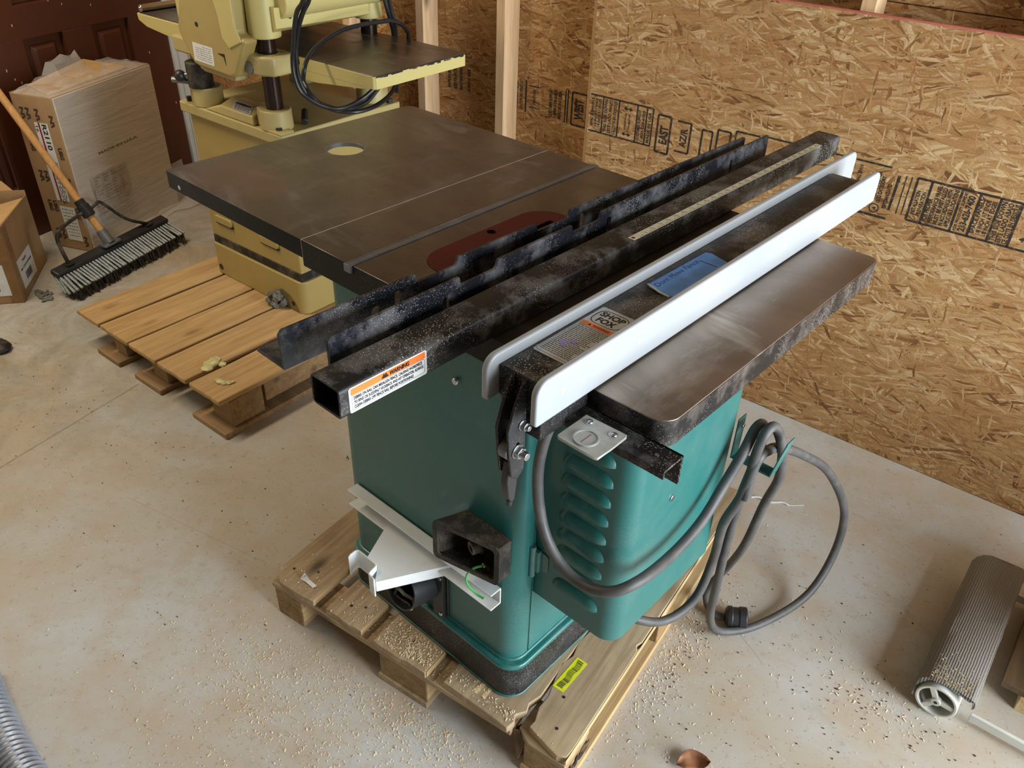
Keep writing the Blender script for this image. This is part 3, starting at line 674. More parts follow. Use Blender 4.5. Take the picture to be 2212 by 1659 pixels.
# ------------------------------------------------------------ rip fence
fn=thing('rip_fence','rip fence with two white plastic faces on a black body, resting on the right wing','rip fence',(1.095,.4,1.0022))
def fo(name,mb,mat,bevel=0,parent=None,**k): return obj(name,mb,mat,parent or fn,W_,bevel,**k)
def face(xa,xb,y0,y1,nm):
    m=MB(); r=.026
    m.prism(rrect(y0,1.0035,y1,1.0695,r,7,(.005,.004,.02,.022)),xa,xb,YZ)
    return m
fA=fo('fence_face',face(1.0455,1.0565,-.127,1.018,0),M['hdpe'],.003,seg=3)
fB=fo('fence_face',face(1.1305,1.1415,-.127,.935,0),M['hdpe'],.003,seg=3)
for y in (-.075,.095,.31,.53,.75): 
    m=MB(); m.cyl((1.1416,y,1.037),(1.1410,y,1.037),.0048,seg=14); fo('screw_hole',m,plain('hole_shade_%d'%int(abs(y*100)),srgb(196,176,156),.6),0,fB)
bd=MB(); bd.prism(rrect(1.0570,1.0032,1.1300,1.0545,.006,4),-.104,.885,XZ,holes=[rrect(1.0600,1.0062,1.1270,1.0515,.004,3)]); fo('fence_body',bd,M['railtop'],.0006)
m=MB(); m.prism(rrect(1.0572,1.0034,1.1298,1.0543,.006,4),-.1045,-.102,XZ); fo('end_cap',m,M['black'],.0006)
# cross bar (angle) carrying the cursor
cb=MB(); cb.box(1.0,-.048,.9675,1.288,.0045-.006,.9712); cb.box(1.0,-.0065,.924,1.288,-.0022,.9712); cb.box(1.0,-.0480,.958,1.288,-.0445,.9680)
cbo=fo('cross_bar',cb,M['railtop'],.001)
for x in (1.232,1.262):
    m=MB(); m.cyl((x,-.026,.9712),(x,-.026,.9722),.003); fo('rivet',m,M['zinc'],0,cbo)
m=MB(); m.box(1.058,-.101,.962,1.129,-.0,1.0032) ; fo('head_block',m,M['black'],.002)
# lever head: two hanging cheeks, cam roller, lever
for x in (1.083,1.103):
    m=MB(); m.prism([(-.105,1.050),(-.105,.905),(-.118,.893),(-.131,.905),(-.136,.94),(-.140,.985),(-.128,1.02),(-.112,1.050)],x,x+.0045,YZ,holes=[circ(-.120,.955,.0035,10)])
    fo('lever_cheek',m,M['black'],.0012)
m=MB(); m.cyl((1.0875,-.122,.945),(1.103,-.122,.945),.0165,seg=24); fo('cam_roller',m,M['steel'],.0015,label='worn steel cam')
m=MB(); m.prism([(-.128,.925),(-.112,.925),(-.110,.885),(-.114,.852),(-.120,.846),(-.128,.86),(-.132,.89)],1.0885,1.1015,YZ); m.cyl((1.095,-.119,.85),(1.095,-.119,.838),.0045)
fo('lever',m,M['blkpl'],.002)
for (y,z,r,xe) in ((-.121,.945,.0095,1.126),(-.113,.985,.0068,1.121)):
    m=MB(); m.cyl((1.1075,y,z),(1.1095,y,z),r*1.15); m.cyl((1.1095,y,z),(1.1165,y,z),r,seg=6); m.cyl((1.1165,y,z),(xe,y,z),r*.62); fo('bolt',m,M['zinc'],.0008)
m=MB(); m.cyl((1.060,-.09,.995),(1.066,-.085,.985),.003); fo('set_screw',m,M['blkpl'])
# clear cursor window
cw=MB(); cw.prism([(1.147,-.026),(1.213,-.024),(1.216,-.029),(1.2155,-.060),(1.207,-.060),(1.215,-.062),(1.2152,-.090),(1.150,-.0925),(1.147,-.088),(1.147,-.066),(1.1535,-.063),(1.147,-.058)][:4]+[(1.2155,-.060),(1.2152,-.0895),(1.211,-.092),(1.152,-.092),(1.147,-.088)],.9725,.9765)
cwo=fo('cursor_window',cw,M['acryl'],.0012,label='clear plastic cursor window')
m=MB(); ring(m,.0175,.0152,.9765,.9790,(1.180,-.069)); m.prism(circ(1.180,-.069,.0152,28),.9765,.9775); fo('lens',m,M['acryl'],.0005,cwo)
m=MB(); m.box(1.1796,-.080,.9776,1.1803,-.058,.9779); fo('hairline',m,M['redink'],0,cwo)
for x in (1.161,1.201):
    m=MB(); m.cyl((x,-.037,.9762),(x,-.037,.9772),.0072); m.ball((x,-.037,.9768),.0052,6,1,1,.55); fo('screw',m,M['zinc'],0,cwo)
# brand plate on top
SO=Vector((1.0625,-.047,1.0547)); 
st,F,nn_=sticker(fn,'brand_label','silver maker plate with warning text',(1.1245,-.048,1.0546),(0,1,0),(-1,0,0),.159,.060,M['papers'],.004,W_,.0005)
u_=Vector((0,1,0)); v_=Vector((-1,0,0))
# lettering reads across the body (towards +x), upright away from the viewer
ux=Vector((1,0,0)); vy=Vector((0,1,0))
m=MB(); put_text(m,'SHOP',(1.0945,.087,1.0553),ux,vy,w=.040,h=.0125,bold=.035,center=True); put_text(m,'FOX',(1.0945,.070,1.0553),ux,vy,w=.031,h=.0125,bold=.035,center=True)
m.prism(rrect(1.069,.064,1.1205,.105,.014,5),1.0551,1.0553,holes=[rrect(1.0702,.0652,1.1193,.1038,.013,5)])
put_text(m,'WARNING!',(1.100,.0535,1.0555),ux,vy,w=.028,h=.0052,bold=.02,center=True)
m.add([(1.078,.0533,1.0555),(1.084,.0533,1.0555),(1.081,.059,1.0555)],[(0,1,2)])
y=.047; k=0; random.seed(3)
for i in range(22):
    if i in (2,5,7,9,12,15,18): k+=1
    x=1.069; indent=.003 
    while x<1.118-(random.random()*.012 if random.random()<.4 else 0):
        w=random.uniform(.002,.0065); w=min(w,1.1195-x); 
        if w>.001: m.box(x,y-.0008,1.0551,x+w,y+.0004,1.0553)
        x+=w+.0011
    y-=.0040
m.prism(rrect(1.0665,-.044,1.1222,.050,.001,1),1.0551,1.0553,holes=[rrect(1.0669,-.0436,1.1218,.0496,.001,1)])
fo('lettering',m,M['ink'],0,st,flat=True)
m=MB(); m.box(1.0665,.0515,1.0551,1.1222,.0608,1.0554); fo('orange_band',m,M['orange'],0,st,flat=True)
m=MB(); m.prism(circ(1.083,-.005,.006,12),1.0553,1.0555); m.prism(circ(1.094,.004,.005,12),1.0553,1.0555); m.prism(circ(1.089,-.013,.004,12),1.0553,1.0555); fo('ink_smudge',m,plain('violet_smudge',srgb(150,134,186),.6),0,st,flat=True)
# blue masking tape with handwriting
m=MB(); outl=[(1.071,.214),(1.076,.208),(1.098,.204),(1.117,.203),(1.1225,.214),(1.1232,.366),(1.107,.371),(1.084,.378),(1.0745,.374)]
n_=len(outl); m.prism(outl,1.0550,1.0560)
tp=fo('masking_tape',m,M['tape'],.0004,label='blue masking tape with pencil writing')
m=MB(); m.tube([(1.071,.213,1.0563),(1.086,.206,1.0580),(1.098,.203,1.0568),(1.117,.202,1.0562)],.0016,6); fo('tape_edge',m,plain('tape_edge_pale',srgb(206,200,176),.6),0,tp)
m=MB()
put_text(m,'Dont Move Fence',(1.0835+.004,.217,1.0562),(0,1,0),(-1,0,0),w=.118,h=.0105,bold=-.004,slant=.2)
m.box(1.084,.3395,1.0560,1.116,.3410,1.0564)
fo('handwriting',m,plain('pencil_blue',srgb(34,58,104),.7),0,tp,flat=True)

# ------------------------------------------------------------ pallets
def plank(mb,x0,x1,y0,y1,z0,z1,jit=.0,n=8,endrough=0):
    """a board running along y with slightly uneven edges"""
    L=[];Rr=[]
    for i in range(n+1):
        y=y0+(y1-y0)*i/n
        L.append((x0+random.uniform(-jit,jit),y)); Rr.append((x1+random.uniform(-jit,jit),y))
    poly=L[::-1]+[(x0+(x1-x0)*k/6,y0+random.uniform(-endrough,endrough)) for k in range(1,6)]+Rr
    mb.prism(poly,z0,z1)
random.seed(11)
p1=thing('pallet','weathered grey-brown wooden pallet under the green table saw, front boards broken','pallet',(.352,-.124,0),math.radians(8.5))
TOPZ=.1265
for (a,b,y0) in ((0,.137,0),(.177,.284,.004),(.325,.472,.0)):
    m=MB()
    if a==0: m.prism([(a+.002,.95),(a,.045),(a+.012,.012),(a+.035,0),(b-.04,.0),(b,.004),(b,.95)],.107,TOPZ)
    else: plank(m,a,b,y0,.95,.107,TOPZ,.0015,8,.003)
    o=obj('deck_board',m,M['pal1'][0],p1,bevel=.002)
m=MB(); m.prism([(.516,.95),(.516,.004),(.60,.0),(.66,-.004),(.686,-.006),(.692,.014),(.684,.028),(.700,.048),(.694,.066),(.704,.095),(.700,.95)],.107,TOPZ); obj('deck_board',m,M['pal1'][0],p1,bevel=.002,label='deck board with a broken end')
m=MB()
for (x,y,x2,y2,w) in ((.585,.022,.598,.082,.014),(.607,.022,.610,.078,.011)): m.add([(x-w/2,y,.1269),(x+w/2,y,.1269),(x2+w/4,y2,.1274),(x2-w/4,y2,.1274)],[(0,1,2,3)])
obj('split_scar',m,M['fresh'],p1,flat=True)
m=MB(); 
lft=[(.735,.95),(.706,.30),(.700,.26),(.708,.22),(.698,.19),(.705,.15),(.716,.105),(.714,.07),(.724,.04),(.722,.022)]
m.prism(lft+[(.735,.017),(.80,.0),(.818,.008),(.820,.03),(.820,.31),(.812,.325),(.818,.34),(.820,.95)],.107,TOPZ)
rb=obj('deck_board',m,M['pal1'][0],p1,bevel=.002,label='outer board carrying a yellow barcode tag')
m=MB(); m.box(.8203,.0,.1095,.8213,.95,.1255); obj('cut_edge',m,M['pal1x'],p1)
st,F,nn_=sticker(p1,'barcode_tag','yellow barcode tag',(.738,.128,TOPZ+.0002),(.08,1,0),(-1,.08,0),.092,.027,M['yellowtag'],.001)
m=MB(); random.seed(5); y=.006
while y<.086:
    w=random.choice((.0007,.0012,.002)); m.add([F(y,.006+.0015*math.sin(y*160),.0006),F(y+w,.006+.0015*math.sin(y*160),.0006),F(y+w,.020+.0015*math.sin(y*160),.0006),F(y,.020+.0015*math.sin(y*160),.0006)],[(0,1,2,3)]); y+=w+random.choice((.0007,.0011))
obj('barcode',m,M['ink'],st,flat=True)
random.seed(12)
for y in (.002,.44,.86): 
    m=MB(); m.box(.0,y,.0905,.690 if y<.1 else .82,y+.09,.1065); obj('cross_board',m,M['pal1'][1],p1,bevel=.0015)
for a,b in ((.004,.092),(.335,.470)):
    m=MB(); m.box(b-.0005,.005,.020,b+.0008,.094,.0895); obj('cut_face',m,M['pal1x'],p1)
for a in (.137,.284,.472):
    m=MB(); m.prism([(a-.0002,.004),(a+.0012,.004),(a+.0012,.94),(a-.0002,.94)],.1085,.1258); obj('board_edge',m,M['pal1x'],p1)
m=MB(); m.prism([(.70,.02),(.735,.0),(.82,.0),(.82,.1),(.70,.1)],.0905,.1065); obj('cross_board',m,M['pal1'][1],p1,bevel=.0015,label='broken end of the front cross board')
m=MB(); m.add([(.690,.012,.105),(.735,.03,.105),(.728,.012,.096),(.710,.0,.03),(.700,.05,.09),(.74,.06,.04)],[(0,1,2),(0,2,3),(0,3,4),(1,5,2),(2,5,3),(4,3,5)]); obj('torn_splinter',m,wood('torn_wood',srgb(120,98,70),srgb(80,62,42),2,1,False),p1,flat=True)
for x0,x1 in ((.004,.092),(.335,.470),(.722,.819)):
    for y in (.004,.44,.86):
        m=MB(); m.box(x0,y,.0185 if x0>.01 else .0,x1,y+(.095 if y<.1 else .09),.090); obj('block',m,wood('block_wood_%d_%d'%(int(x0*1000),int(y*100)),srgb(176,146,104),srgb(134,104,68),1,1.0,True,.8,.25),p1,bevel=.003)
    if x0>.01:
        m=MB(); m.box(x0-.004,-.001,.0,x1+.002,.95,.018); obj('runner',m,M['pal1x'] if x0>.6 else M['pal1'][0],p1,bevel=.0015)
m=MB(); put_text(m,'HC',(.8216,.012,.045),(0,1,0),(0,0,1),h=.028,w=.085,bold=.06,slant=.25); obj('stamp',m,M['ink'],p1,flat=True)
for (x,y) in ((.03,.05),(.085,.075),(.22,.045),(.25,.06),(.40,.05),(.77,.05),(.745,.12)):
    m=MB(); m.cyl((x,y,TOPZ-.0005),(x,y,TOPZ+.0006),.0035,seg=10); obj('nail_head',m,M['grime'],p1)

random.seed(21)
a2=math.radians(3.4)
p2=thing('pallet','tan wooden pallet with wide boards under the mustard planer','pallet',(-1.185,.119,0),a2)
for i,(a,b) in enumerate(((0,.149),(.162,.331),(.341,.500),(.512,.669),(.692,.851))):
    m=MB(); plank(m,a,b,random.uniform(-.005,.006),1.15,.117,.135,.0016,14,.0016); obj('deck_board',m,M['pal2'],p2,bevel=.004,seg=3)
for x0,x1,zz in ((.165,.235,0),(.405,.490,0),(.745,.850,0)):
    for y in (.03,.52,1.02):
        m=MB(); m.box(x0,y,.0195,x1,y+.12,.1165); obj('block',m,M['pal2x'],p2,bevel=.003)
    m=MB(); m.box(x0-.06,-.012,0,x1+.012,1.15,.019); obj('runner',m,M['pal2x'],p2,bevel=.0015)
for y in (.06,.55,1.05):
    pass
m=MB(); m.box(.835,.16,.05,.849,1.14,.1165); obj('side_rail',m,M['pal2x'],p2,bevel=.002)

# ------------------------------------------------------------ mustard planer
PZ=.1355
pn=thing('planer','mustard yellow thickness planer with four steel columns standing on the tan pallet','planer',(-.590,.660,PZ),AW)
def po_(name,mb,mat,bevel=0,parent=None,**k):
    mb.v=[(x,y,z-PZ) for x,y,z in mb.v] ; return obj(name,mb,mat,parent or pn,'local',bevel,**k)
# base skirt with arched foot
m=MB(); m.prism(rrect(-.515,.0,.016,.52,.03,6),.1355,.262); bs=po_('base_skirt',m,M['yel'],.004,seg=3)
for (x,z,r) in ((-.475,.165,.012),(-.045,.165,.010),): 
    m=MB(); m.cyl((x,.001,z),(x,-.0015,z),r); po_('rubber_plug',m,M['grime'],.001,bs)
m=MB(); m.prism([(-.20,.1357),(-.012,.1357),(-.030,.17),(-.06,.195),(-.10,.205),(-.135,.19),(-.16,.165),(-.18,.15)],-.0012,.001,XZ); po_('foot_arch_shade',m,plain('shaded_mustard',(.20,.15,.05),.5),0,bs)  # flat plate; darker mustard paints the shade of the foot arch
m=MB(); m.box(-.500,.008,.26,.004,.505,.292); po_('gap_band',m,M['grime'],.001,label='scraped black band')
m=MB(); m.prism(rrect(-.510,.012,.003,.50,.006,3),.290,.752); bd2=po_('cabinet',m,M['yel'],.003)
for x in (-.468,-.205):
    m=MB(); m.prism(rrect(x,.353,x+.105,.383,.014,6),.0025,.012,XZ); po_('pull_recess',m,M['yel'],.004,bd2,seg=3)
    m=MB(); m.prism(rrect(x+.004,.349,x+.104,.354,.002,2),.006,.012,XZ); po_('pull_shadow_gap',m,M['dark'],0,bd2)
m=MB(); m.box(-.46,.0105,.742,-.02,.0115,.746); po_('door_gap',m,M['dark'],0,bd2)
# casting
m=MB(); m.prism(rrect(-.530,-.012,.022,.512,.012,4),.752,.786); ca=po_('base_casting',m,M['yel2'],.004,seg=3)
m=MB(); m.hexa([(-.385,-.008,.786),(-.112,-.008,.786),(-.150,.12,.786),(-.375,.12,.786),(-.290,-.006,.818),(-.118,-.006,.818),(-.165,.10,.818),(-.350,.10,.818)]); po_('ramp',m,M['yel2'],.006,ca,seg=3)
for i,(x,y) in enumerate(((-.055,.038),(-.42,.038),(-.055,.455),(-.42,.455))):
    m=MB(); m.cyl((x,y,.786),(x,y,.848),.052,.050,28); m.box(x-.058,y-.03,.786,x-.040,y+.0-.0,.846)
    b_=po_('column_boss',m,M['yel2'],.004,ca,seg=3)
    m=MB(); m.cyl((x-.0585,y-.015,.832),(x-.0565,y-.015,.832),.004); m.cyl((x-.0585,y-.015,.806),(x-.0565,y-.015,.806),.004); po_('set_screw',m,M['dark'],0,b_)
    m=MB(); m.cyl((x,y,.846),(x,y,1.10),.0275,seg=24); po_('column',m,M['col'],.0,label='oily steel column')
m=MB(); m.prism(rrect(-.045,-.011,.021,.045,.004,2),.786,.793); po_('bolt_pad',m,M['yel2'],.002,ca)
m=MB(); m.cyl((-.014,.013,.793),(-.014,.013,.801),.011,seg=6); m.cyl((-.495,.012,.786),(-.495,.012,.802),.010,seg=6); m.cyl((.005,.475,.786),(.005,.475,.80),.011,seg=6); po_('hex_bolt',m,M['grime'],.001,ca)
for (x,y) in ((-.030,.125),(-.045,.455)):
    m=MB(); m.tube([(x-.03,y+.03,.812),(x+.028,y-.02,.800)],.011,12); po_('stub_handle',m,M['blkpl'],.002,ca)
# name plate
m=MB(); a=[(-.312,.078,.8265),(-.228,.100,.8275),(-.150,.020,.8225),(-.240,-.002,.806)]
def onplate(u,v,dz=.0):  # bilinear on the ramp face
    A,B,Cc,D=[Vector(q) for q in ((-.299,.061,.8185),(-.205,.064,.8185),(-.132,-.003,.8185),(-.228,-.003,.8185))]
    p=A.lerp(B,u).lerp(D.lerp(Cc,u),v); return (p.x,p.y,p.z+dz)
m.add([onplate(0,0,.001),onplate(1,0,.001),onplate(1,1,.001),onplate(0,1,.001)],[(0,1,2,3)]); npl=po_('maker_plate',m,M['papers'],0,ca,flat=True,label='silver maker plate')
m=MB(); U2=Vector(onplate(1,0))-Vector(onplate(0,0)); V2=Vector(onplate(0,0))-Vector(onplate(0,1))
put_text(m,'POWERMATIC',Vector(onplate(.08,.42,.002)),U2,V2,w=.080,h=.022,bold=.05,slant=.2)
for r_ in range(4):
    x=.1
    while x<.9:
        w=random.uniform(.05,.16); vv_=.5+r_*.11; m.add([onplate(x,vv_,.0016),onplate(x+w,vv_,.0016),onplate(x+w,vv_+.05,.0016),onplate(x,vv_+.05,.0016)],[(0,1,2,3)]); x+=w+.05
po_('lettering',m,M['ink'],0,npl,flat=True)
# bed, wings, collars (bed sits between the columns)
m=MB(); m.box(-.495,.088,.968,.02,.480,1.010); be=po_('bed',m,[M['top']],.002,label='dark steel planer bed')
m=MB(); m.prism([(.020,.088),(.352,.088),(.358,.094),(.358,.470),(.348,.480),(.020,.480)],.998,1.0105); w1=po_('wing_table',m,M['top'],.001)
m=MB(); random.seed(17)
for i in range(26):
    y=.10+.37*i/25; h=random.uniform(.0,.006); m.box(.3603,y-.008,1.0087-h,.3612,y+.008,1.0092)
po_('paint_loss',m,M['grime'],0,w1)
m=MB(); m.prism([(.03,.086),(.352,.086),(.3605,.094),(.3605,.471),(.349,.482),(.03,.482)],.973,1.0085,holes=[[(.045,.10),(.345,.10),(.345,.465),(.045,.465)]])
po_('wing_edge',m,M['yel3'],.0015,w1,label='chipped yellow edge')
m=MB(); m.prism([(.02,.945),(.10,.945),(.30,.966),(.352,.975),(.352,.985),(.02,.985)],.0865,.098,XZ); po_('wing_flange',m,M['yel3'],.001,w1)
m=MB(); m.prism([(-.845,.088),(-.49,.088),(-.49,.480),(-.845,.480)],1.0,1.0105); w2=po_('wing_table',m,M['top'],.001)
m=MB(); m.prism([(-.852,1.007),(-.848,.985),(-.80,.968),(-.49,.940),(-.49,1.008)],.082,.094,XZ); m.box(-.852,.085,.985,-.842,.482,1.0085); po_('wing_edge',m,M['yel3'],.002,w2)
m=MB(); m.cyl((-.838,.09,1.023),(-.838,.482,1.023),.0125,seg=20); m.cyl((-.838,.086,1.023),(-.838,.09,1.023),.006); po_('roller',m,M['chrome'],.001,w2,label='shiny chrome roller')
m=MB(); m.prism([(-.115,-.022),(-.03,-.022),(.012,.005),(.012,.092),(-.115,.092)],.958,1.016,holes=[circ(-.055,.038,.0278,20)]); cl=po_('bed_collar',m,M['yel2'],.008,seg=3)
m=MB(); m.cyl((-.073,-.026,.977),(-.073,-.020,.977),.019,seg=20); po_('collar_bolt',m,M['steel'],.001,cl)
for z in (1.0,.975):
    m=MB(); m.cyl((-.1165,.012,z),(-.1155,.012,z),.006); po_('set_screw',m,M['dark'],.0,cl)
m=MB(); m.prism([(-.48,-.02),(-.36,-.02),(-.36,.092),(-.48,.092)],.958,1.010,holes=[circ(-.42,.038,.0278,20)]); po_('bed_collar',m,M['yel2'],.008,seg=3)
m=MB(); m.ball((-.455,-.03,.885),.019,10); bk=po_('knob',m,M['blkpl'])
m=MB(); m.cyl((-.455,-.03,.885),(-.42,.0,.892),.007); m.tube([(-.50,-.035,.866),(-.45,.0,.862)],.010,10); po_('knob_stem',m,M['steel'],.001,bk)
m=MB(); m.cyl((-.42,.020,.848),(-.42,.020,.93),.040,seg=20); po_('column_sleeve',m,M['grime'],.003)
# head
m=MB(); m.box(-.46,.035,1.085,-.015,.470,1.42); hd=po_('head',m,M['yel2'],.006,seg=3)
m=MB(); m.hexa([(-.01,.03,1.078),(.012,.03,1.092),(.012,.40,1.085),(-.01,.40,1.078),(-.01,.03,1.150),(.012,.03,1.150),(.012,.40,1.118),(-.01,.40,1.118)]); po_('chip_apron',m,M['yel3'],.002,hd)
m=MB(); m.cyl((-.005,.05,1.165),(-.005,.478,1.165),.052,seg=28); po_('chip_chute_roll',m,M['yel3'],.004,hd)
for (x,y) in ((-.055,.038),(-.42,.038),(-.055,.455),(-.42,.455)):
    m=MB(); m.cyl((x,y,1.060),(x,y,1.42),.048,seg=28); po_('column_housing',m,M['yel3'],.004,hd,seg=3)
m=MB(); m.cyl((-.02,.085,1.12),(.0135,.085,1.12),.007); po_('grub_screw',m,M['dark'],0,hd)
# gear cover
gc=[(-.375,1.42),(-.349,1.133),(-.385,1.050),(-.372,1.020),(-.325,.950),(-.30,.944),(-.165,.940),(-.140,.938),(-.108,.950),(-.040,1.060),(-.085,1.075),(-.080,1.15),(-.075,1.42)]
m=MB(); m.prism(gc,-.050,.004,XZ); gv=po_('gear_cover',m,M['yel'],.010,hd,seg=3)
m=MB(); m.prism([(-.145,1.42),(-.165,1.17),(-.150,1.12),(-.143,1.055),(-.115,1.03),(-.052,1.058),(-.075,1.10),(-.075,1.42)],-.054,-.048,XZ); po_('cover_flange',m,M['yel3'],.002,gv)
m=MB(); m.prism([(-.185,1.005),(-.15,1.008),(-.148,.975),(-.155,.998)],-.0512,-.049,XZ); m.cyl((-.272,-.0515,1.075),(-.272,-.049,1.075),.007,seg=14); po_('paint_chip',m,M['col'],0,gv)
st,F,nn_=sticker(gv,'safety_label','white safety label',(-.315,-.0505,.963-PZ),(1,0,-.02),(.05,0,1),.104,.055,M['paper'],.002)
m=MB()
for r_ in range(7):
    x=.012+ (.04 if r_==6 else 0)
    while x<.092:
        w=random.uniform(.006,.02); w=min(w,.095-x); m.add([F(x,.008+.0065*r_,.0006),F(x+w,.008+.0065*r_,.0006),F(x+w,.0095+.0065*r_,.0006),F(x,.0095+.0065*r_,.0006)],[(0,1,2,3)]); x+=w+.004
obj('lettering',m,M['grey'],st,flat=True)
m=MB(); m.ball((-.33,-.0,.935),.022,8,1.2,1,.8); m.box(-.31,-.03,.925,-.14,.02,.945); po_('lower_lug',m,M['yel2'],.004,hd)
# its black cord, looped in front of the bed
m=MB()
def pl_(pts): return smooth_path(pts,8)
m.tube(pl_([(-.02,.10,1.41),(.09,.06,1.43),(.20,-.01,1.37),(.258,-.045,1.28),(0.252,-0.050,1.213),(0.221,-0.050,1.180),(0.202,-0.050,1.136),(0.188,-0.050,1.086),(0.177,-0.050,1.047),(0.177,-0.050,1.003),(0.185,-0.040,0.961),(0.207,-0.020,0.935),(0.230,0.010,0.915),(0.253,0.050,0.908),(0.259,0.120,0.920),(0.272,0.170,0.949),(0.256,0.220,0.954)]),.0066,10)
m.tube(pl_([(-.02,.13,1.39),(.09,.08,1.41),(.20,.01,1.35),(.26,-.025,1.28),(0.253,-0.030,1.216),(0.228,-0.035,1.179),(0.200,-0.035,1.134),(0.181,-0.035,1.083),(0.174,-0.035,1.044),(0.169,-0.030,0.998),(0.174,-0.015,0.953),(0.190,0.010,0.923),(0.212,0.050,0.900),(0.238,0.090,0.894),(0.244,0.150,0.902),(0.244,0.190,0.924),(0.245,0.220,0.946)]),.0066,10)
m.tube(pl_([(0.149,0.000,0.976),(0.160,0.000,1.010),(0.141,0.030,1.030),(0.130,0.070,1.051),(0.113,0.130,1.065),(0.108,0.200,1.080),(0.113,0.270,1.085),(0.122,0.330,1.086),(0.132,0.380,1.085),(0.137,0.420,1.069),(0.121,0.460,1.040),(0.094,0.490,1.008),(0.073,0.500,0.965),(0.089,0.460,0.930),(0.125,0.400,0.903),(0.201,0.299,0.893),(0.262,0.180,0.893),(0.266,0.100,0.891),(0.232,0.050,0.896),(0.210,0.010,0.919),(0.188,-0.010,0.950),(0.149,0.000,0.976)]),.0066,10)
m.tube(pl_([(-.02,.43,1.26),(.02,.435,1.21),(0.039,0.440,1.139),(0.046,0.450,1.091),(0.037,0.470,1.051),(0.020,0.495,1.009),(0.017,0.500,0.956),(0.029,0.490,0.900),(0.068,0.450,0.838)]),.0066,10)
m.tube(pl_([(-.02,.46,1.24),(.015,.465,1.20),(0.029,0.470,1.134),(0.030,0.480,1.091),(0.032,0.490,1.055),(0.016,0.510,1.013),(0.016,0.510,0.954),(0.026,0.490,0.884)]),.0066,10)
po_('power_cord',m,M['cordblk'],0,label='black looped power cord')
lt=MB()
for i in range(14): lt.ball((-.105+random.uniform(-.04,.035),-.018+random.uniform(-.012,.012),.150+random.uniform(-.012,.03)),random.uniform(.010,.018),5,1,1,.8,.25)
lo=obj('lint_wad',lt,M['lint'],None,flat=True); lo.location=(-.590,.660,0); lo.rotation_euler=(0,0,AW); tag(lo,'wad of grey lint caught at the foot of the mustard planer','lint')

# ------------------------------------------------------------ expanding foam drips
def blob(name,label,pts,cat,mat,group=None):
    m=MB()
    for (x,y,z,r,sz) in pts: m.ball((x,y,z),r,7,1,1,sz,.14)
    return tag(obj(name,m,mat,None),label,cat,group)
blob('foam_blob','large pale yellow foam lump on the front of the tan pallet',[(-.540,.262,.137,.024,.3),(-.525,.240,.137,.019,.35),(-.550,.285,.137,.018,.4),(-.528,.270,.141,.014,.45),(-.510,.285,.137,.013,.4)],'foam',M['foam'])
blob('foam_blob','thin curl of pale foam on the nearest tan pallet board',[(-.442,.226,.1375,.010,.4),(-.428,.226,.1375,.011,.4),(-.414,.232,.1375,.012,.45),(-.403,.243,.1375,.010,.45),(-.399,.254,.1375,.007,.5)],'foam',M['foam'])

# ------------------------------------------------------------ tall wrapped carton
ba=math.radians(24)
bxn=thing('tall_carton','tall cardboard carton, wrapped in film with a greyish board front, standing against the brown door','box',(-1.865,.472,0),ba)
# local: -x = back along the narrow side, +y = along the wide front, front face at x=0
BW,BD,BH=.205,.585,.66
m=MB(); m.prism(rrect(-BW,0,0,BD,.006,3),.002,BH); cbx=obj('carton',m,M['card'],bxn,bevel=.002)
m=MB(); m.box(.0,.004,.004,.0065,BD-.004,BH-.002); fb=obj('front_board',m,M['wrap'],bxn,bevel=.001,label='greyish film covered front')
m=MB(); n1,n2=16,10
for i in range(n1+1):
    for j in range(n2+1):
        y=BD*i/n1; x=-BW*j/n2; edge=min(i,n1-i,j,n2-j)
        z=BH+.002+(0 if edge==0 else random.uniform(0,.022))+(.045 if (j>=8 and 6<=i<=10) else 0)+(.02 if j>=9 and 3<i<12 else 0)
        m.v.append((x+random.uniform(-.006,.006)*(edge>0),y+random.uniform(-.008,.008)*(edge>0),z))
for i in range(n1):
    for j in range(n2): a=i*(n2+1)+j; m.f.append((a,a+1,a+n2+2,a+n2+1))
obj('torn_film',m,M['film'],bxn,label='crumpled clear film')
m=MB(); m.hexa([(-BW,.10,BH+.001),(-.03,.02,BH+.001),(-.03,BD-.10,BH+.003),(-BW,BD-.16,BH+.001),(-BW,.10,BH+.006),(-.03,.02,BH+.005),(-.03,BD-.10,BH+.009),(-BW,BD-.16,BH+.035)]); obj('torn_flap',m,M['cardlt'],bxn,flat=True)
# loose film skirt at the foot
m=MB(); n1=12
for i in range(n1+1):
    y=-.02+(BD+.10)*i/n1
    for j,(x,z) in enumerate(((.008,.20),(.014,.10),(.030+.012*math.sin(i*2.1),.03),(.075+.03*math.sin(i*1.3),.006+.006*(i%2)))): m.v.append((x+random.uniform(-.004,.004),y,z))
for i in range(n1):
    for j in range(3): a=i*4+j; m.f.append((a,a+1,a+5,a+4))
obj('film_skirt',m,M['film'],bxn,label='loose film around the foot')
